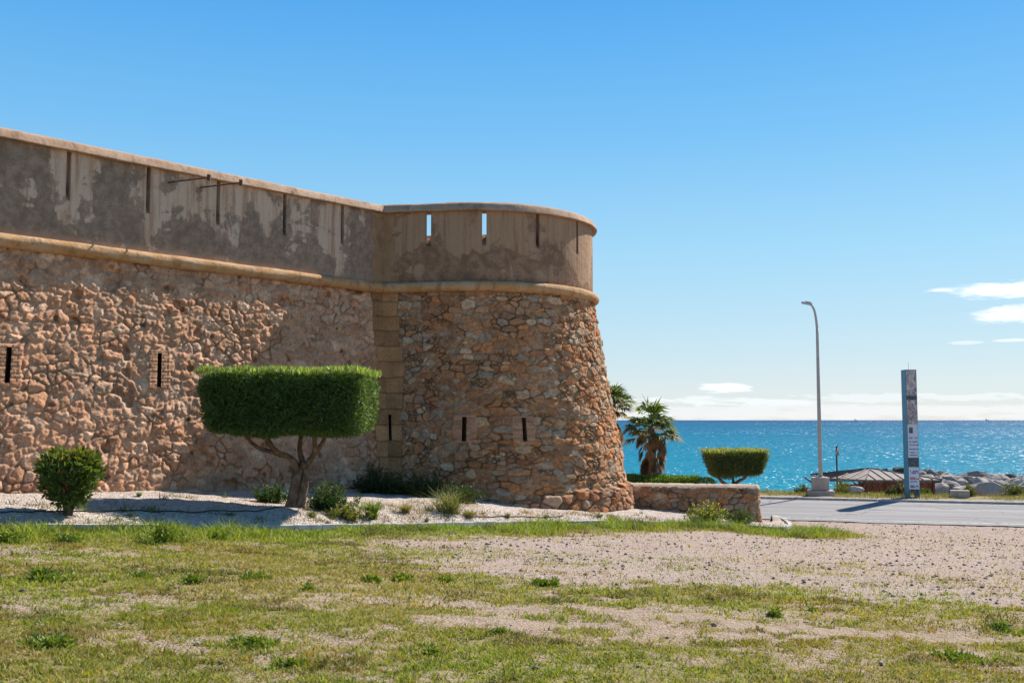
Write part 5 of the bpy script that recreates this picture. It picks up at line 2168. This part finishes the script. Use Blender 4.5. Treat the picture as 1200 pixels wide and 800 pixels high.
# pebbles on the gravel track and field
def pebbles():
    global rng
    rng = np.random.default_rng(202)
    n = 19500
    v = rng.random(n)
    Y = np.sqrt(25 + v * (33 * 33 - 25))
    X = rng.uniform(-0.66, 0.74, n) * Y
    g, lu, tr = cover(X, Y, np.full(n, 9.0))
    keep = (rng.random(n) < 0.10 + 0.9 * tr) & (RN[0] * X + RN[1] * Y < S0 - 0.3)
    kd = kerb_dist(X[keep], Y[keep])
    X, Y = X[keep][kd > 0.2], Y[keep][kd > 0.2]
    n = len(X)
    Z = terrain(X, Y)
    sz = 0.008 + 0.030 * rng.random(n) ** 4.0
    oc = np.array(((1, 0, 0), (0, 1, 0), (-1, 0, 0), (0, -1, 0), (0, 0, 0.7), (0, 0, -0.7)), float)
    Fo = np.array(((0, 1, 4), (1, 2, 4), (2, 3, 4), (3, 0, 4), (1, 0, 5), (2, 1, 5), (3, 2, 5), (0, 3, 5)))
    a = rng.uniform(0, 6.28, n)
    V = oc[None] * sz[:, None, None] * rng.uniform(0.6, 1.3, (n, 6, 1))
    ca, sa = np.cos(a)[:, None], np.sin(a)[:, None]
    x = V[..., 0] * ca - V[..., 1] * sa
    y = V[..., 0] * sa + V[..., 1] * ca
    V = np.stack([x, y, V[..., 2]], -1) + np.stack([X, Y, Z + sz * 0.3], 1)[:, None]
    F = (np.arange(n)[:, None, None] * 6 + Fo[None]).reshape(-1, 3)
    t = rng.random((n, 1))
    col = np.where(t < 0.25, np.array((0.14, 0.125, 0.12)), np.where(t < 0.7, np.array((0.28, 0.22, 0.175)), np.array((0.38, 0.31, 0.255)))) * (0.8 + 0.4 * rng.random((n, 1)))
    me = big_mesh('pebbles', V.reshape(-1, 3), F, np.repeat(col, 6, axis=0))
    o = link('pebbles', me, M_ROCKWALL)
    tag(o, 'loose pebbles strewn over the worn gravel track', 'pebbles', kind='stuff')


pebbles()

# dry stalks and bits of weed scattered over the gravel bed
def bed_weeds():
    global rng
    rng = np.random.default_rng(303)
    P, D, L, K = [], [], [], []
    for c in range(240):
        px = 350 + 430 * random.random()
        py = random.uniform(588, 616) if px < 560 else random.uniform(600, 614)
        if c % 6 == 0:
            px, py = random.uniform(0, 350), random.uniform(582, 618)
        b = hit(px, py)
        if b is None or float(kerb_dist(np.array([b.x]), np.array([b.y]))[0]) > -0.15:
            continue
        n = random.randint(6, 40)
        r = random.uniform(0.03, 0.16)
        o = rng.normal(0, r, (n, 2))
        for k in range(n):
            q = drop(b.x + o[k, 0], b.y + o[k, 1])
            if q.z > b.z + 0.5 or float(kerb_dist(np.array([q.x]), np.array([q.y]))[0]) > -0.08:
                continue
            P.append(tuple(q))
            D.append((rng.normal(0, .6), rng.normal(0, .6), 0.2 + random.random()))
            L.append(random.uniform(0.03, 0.16) * (1.3 if c % 4 == 0 else 0.8))
            t = random.random()
            g = np.array((0.12, 0.15, 0.03)) if c % 3 == 0 else np.array((0.26, 0.19, 0.09)) if c % 3 == 1 else np.array((0.17, 0.11, 0.06))
            K.append(tuple(g * (0.7 + 0.6 * t)))
    n = len(P)
    o = link('dry_weeds', blades_mesh('dry_weeds', np.array(P), np.array(D), np.array(L), np.full(n, 0.013), np.array(K)), M_GRASS)
    tag(o, 'sparse dry stalks and weeds over the white gravel bed', 'weeds', kind='stuff')


bed_weeds()

# single larger stones and weeds in the field
M_FSTONE = mat_noise('field_stone_pale', (0.26, 0.225, 0.195), (0.38, 0.335, 0.295), 12, 0.95, 0.02, 0.2, (0.20, 0.17, 0.145))
M_FSTONE2 = mat_noise('field_stone_brown', (0.22, 0.17, 0.13), (0.32, 0.25, 0.19), 12, 0.95, 0.02)
for i, (px, py, wp, lab, m_) in enumerate((
        (46, 734, 13, 'grey rounded stone in the grass at the far left of the field', M_FSTONE),
        (232, 755, 12, 'pale lump of stone on bare soil left of the field middle', M_FSTONE),
        (260, 777, 8, 'small whitish stone close to the bottom of the field', M_FSTONE),
        (1079, 702, 8, 'pale grey stone lying on the right of the gravel track edge', M_FSTONE),
        (1018, 703, 6, 'brown stone left of the pale grey stone at the track edge', M_FSTONE2),
        (990, 703, 6, 'smaller dark stone beside the brown stone at the track edge', M_FSTONE2),
        (545, 712, 7, 'dark stone in the worn band across the field middle', M_FSTONE2),
        (571, 638, 7, 'pale flat stone where the lush grass strip ends', M_FSTONE),
        (1130, 662, 6, 'dark stone out on the gravel of the track', M_FSTONE2),
        (650, 741, 6, 'brown stone near the bottom middle of the field', M_FSTONE2))):
    b = hit(px, py)
    s = wp * b.y / 1200 / 2
    me = rock_mesh(300 + i, 16, 1, (1, 0.8, 0.6))
    o = link('field_stone', me, m_)
    o.location = b + Vector((0, 0, s * 0.25))
    o.scale = (s, s, s)
    o.rotation_euler = (0.2, 0.1, i * 1.3)
    tag(o, lab, 'stone', 'loose stones in the field')


def weed(px, py, wp, hp, n, lab, c1, c2, seed, leaf=0.07):
    global rng
    rng = np.random.default_rng(seed)
    b = hit(px, py)
    k = b.y / 1200
    rx, ry = wp * k * 0.5, wp * k * 0.42
    n = int(n * 1.1)
    ncl = max(5, n // 28)
    ca_ = rng.uniform(0, 6.283, ncl)
    cr_ = np.minimum(np.abs(rng.normal(0, 0.38, ncl)), 0.8)
    cx_, cy_ = np.cos(ca_) * cr_ * rx, np.sin(ca_) * cr_ * ry
    ch = (0.35 + 0.75 * rng.random(ncl)) * np.exp(-0.5 * cr_ ** 2)
    ci = rng.integers(0, ncl, n)
    sp = 0.033 * k * 60
    ox, oy = rng.normal(0, sp, n), rng.normal(0, sp, n)
    X = b.x + cx_[ci] + ox
    Y = b.y + cy_[ci] + oy
    Z = np.array([drop(x, y).z for x, y in zip(X, Y)])
    h = hp * k * ch[ci] * rng.random(n) * 0.85
    P = np.stack([X, Y, Z + h - 0.012], 1)
    D = np.stack([ox / sp * 0.6 + rng.normal(0, .5, n), oy / sp * 0.6 + rng.normal(0, .5, n), 0.25 + rng.random(n) * 0.8], 1)
    L = leaf * rng.uniform(0.45, 1.3, n)
    tcl = rng.random((ncl, 1))[ci]
    col = (np.array(c1) * (1 - tcl) + np.array(c2) * tcl) * (1 + 0.35 * (rng.random((n, 1)) - 0.5) * 2)
    me = leaves_mesh('weed', P, D, L, L * 0.30, col)
    o = link('weed', me, M_LEAF)
    return tag(o, lab, 'weed', 'green weeds in the field')


G1, G2 = (0.085, 0.14, 0.016), (0.21, 0.265, 0.03)
for i, (px, py, wp, hp, n, lab) in enumerate((
        (190, 636, 74, 27, 1500, 'tallest bright green weed clump in the lush strip before the gravel bed'),
        (8, 637, 56, 20, 900, 'bright green weed clump at the left end of the lush strip'),
        (80, 634, 50, 14, 700, 'low green weed clump between the two taller ones of the lush strip'),
        (255, 632, 60, 12, 700, 'low weed clump just right of the tallest clump'),
        (50, 680, 70, 16, 800, 'wide green weed patch left in the field below the strip'),
        (165, 677, 22, 7, 260, 'small weed right of the wide patch in the left field'),
        (226, 683, 24, 10, 320, 'compact round dark weed in the left field'),
        (360, 691, 30, 9, 320, 'weed between the compact round weed and the middle of the field'),
        (300, 678, 46, 6, 300, 'flat weed patch right of the compact round weed'),
        (60, 758, 90, 14, 1500, 'broad lush weed patch low on the left of the field'),
        (295, 755, 80, 10, 1100, 'broad weed patch right of the pale lump of stone'),
        (435, 681, 24, 9, 300, 'first weed of the row along the track edge'),
        (470, 680, 30, 9, 340, 'second weed of the row along the track edge, larger'),
        (520, 682, 30, 7, 300, 'third weed of the row along the track edge'),
        (640, 686, 60, 9, 500, 'longest weed patch of the row along the track edge'),
        (505, 768, 40, 12, 500, 'dark weed at the bottom middle of the field'),
        (908, 722, 30, 10, 340, 'upright weed right of the middle below the track'),
        (1175, 738, 70, 12, 700, 'weed patch at the right edge of the field'),
        (1120, 772, 110, 10, 1100, 'broad green patch at the lower right of the field'),
        (955, 715, 22, 5, 200, 'small flat weed close to the upright weed'),
        (585, 742, 60, 7, 460, 'flat weed patch in the lower middle of the field'),
        (335, 780, 60, 9, 600, 'weed patch at the bottom left of the field middle'))):
    weed(px, py, wp, hp, n, lab, G1, G2, 400 + i, 0.042 if py > 690 else 0.062)


# ------------------------------------------------------------------ small fittings
def rods():
    for i, (t_px, y0, lab) in enumerate(((196, 214, 'left one of two rusty iron rods sticking out below the coping'), (233, 220, 'right one of two rusty iron rods sticking out below the coping'))):
        t, z = find(Pw, t_px, y0, -15, 0, lambda z: 0.0)
        a = Pw(np.array(t), np.array(-0.05))
        z = at(t_px, y0, a[1]).z
        ln = 1.75
        p0 = Vector((a[0], a[1], z))
        p1 = p0 + Vector((N1.x * ln, N1.y * ln, 0))
        ty = y0 - 6
        p1.z = at(245 if i == 0 else 283, ty, p1.y).z
        o = thing('iron_rod', lab, 'rod', p0, 'iron rods on the parapet')
        bm = bmesh.new()
        tube(bm, [p0, p1], [0.017, 0.017], 6, 1)
        bm_obj('bar', bm, M_IRON, o)
        bm = bmesh.new()
        box(bm, p1, (0.07, 0.07, 0.12))
        bm_obj('end_clamp', bm, M_IRON, o)
    # thin rod leaning from the rubble
    t, z = find(Pw, 238, 377, -15, 0, off_w)
    a = Pw(np.array(t), np.array(off_w(z) - 0.05))
    t2, z2 = find(Pw, 280, 375.5, -15, 0, off_w)
    b = Pw(np.array(t2), np.array(off_w(z2) + 0.16))
    bm = bmesh.new()
    tube(bm, [Vector((a[0], a[1], z)), Vector((b[0], b[1], z2))], [0.012, 0.012], 5, 1)
    o = bm_obj('wall_rod', bm, M_IRON)
    tag(o, 'thin horizontal iron rod fixed on the sunlit rubble wall above the tree', 'rod')
    # irrigation hose across the bed
    pts = []
    for px, py in ((-90, 601), (-40, 600.5), (0, 600.5), (40, 600), (70, 599.8), (130, 599.3), (190, 599.6), (240, 600), (290, 599), (312, 597), (330, 594)):
        h = hit(px, py)
        pts.append(h + Vector((0, 0, 0.018)))
    P2, _ = catmull(pts, [0] * len(pts), 12)
    P2 = [drop(p.x, p.y) + Vector((0, 0, 0.014)) for p in P2]
    bm = bmesh.new()
    tube(bm, P2, [0.011] * len(P2), 6, 1)
    o = bm_obj('irrigation_hose', bm, mat_noise('black_hose', (0.02, 0.02, 0.02), (0.035, 0.033, 0.03), 5, 0.5, 0))
    tag(o, 'thin black irrigation hose lying along the gravel bed past the bush', 'hose')
    pts = []
    for px, py in ((545, 606), (580, 605.5), (620, 606), (660, 604.5)):
        pts.append(hit(px, py))
    P2, _ = catmull(pts, [0] * len(pts), 12)
    P2 = [drop(p.x, p.y) + Vector((0, 0, 0.012)) for p in P2]
    bm = bmesh.new()
    tube(bm, P2, [0.013] * len(P2), 6, 1)
    o = bm_obj('irrigation_hose', bm, bpy.data.materials['rusty_iron'])
    tag(o, 'short brown pipe lying on the gravel below the round tower', 'pipe')


rods()


# two ships far out on the horizon
def ships():
    mh = mat_noise('ship_hull', (0.33, 0.34, 0.36), (0.38, 0.39, 0.41), 0.02, 0.6, 0)
    mw = mat_noise('ship_house', (0.5, 0.5, 0.5), (0.6, 0.6, 0.6), 0.02, 0.6, 0)
    for px, ln, lab in ((1157, 34, 'distant ship on the horizon far right of the blue pillar'), (1003, 26, 'distant ship on the horizon between the street lamp and the pillar')):
        D = 9000.0
        b = Vector((at(px, 492, D).x, D, SEA_Z))
        r = thing('ship', lab, 'ship', b, 'ships on the horizon')
        bm = bmesh.new()
        h = 6.5
        pl = [(-0.5, -0.06), (0.42, -0.07), (0.5, 0), (0.42, 0.07), (-0.5, 0.06)]
        lo = [bm.verts.new(b + Vector((x * ln * 0.94, y * ln, -1))) for x, y in pl]
        hi = [bm.verts.new(b + Vector((x * ln, y * ln * 1.1, h))) for x, y in pl]
        for k in range(5):
            bm.faces.new((lo[k], lo[(k + 1) % 5], hi[(k + 1) % 5], hi[k]))
        bm.faces.new(hi)
        bm_obj('hull', bm, mh, r)
        bm = bmesh.new()
        box(bm, b + Vector((-ln * 0.3, 0, h + 5)), (ln * 0.2, ln * 0.1, 10))
        box(bm, b + Vector((-ln * 0.3, 0, h + 13)), (1.5, 1.5, 8))
        bm_obj('deckhouse', bm, mw, r)


ships()
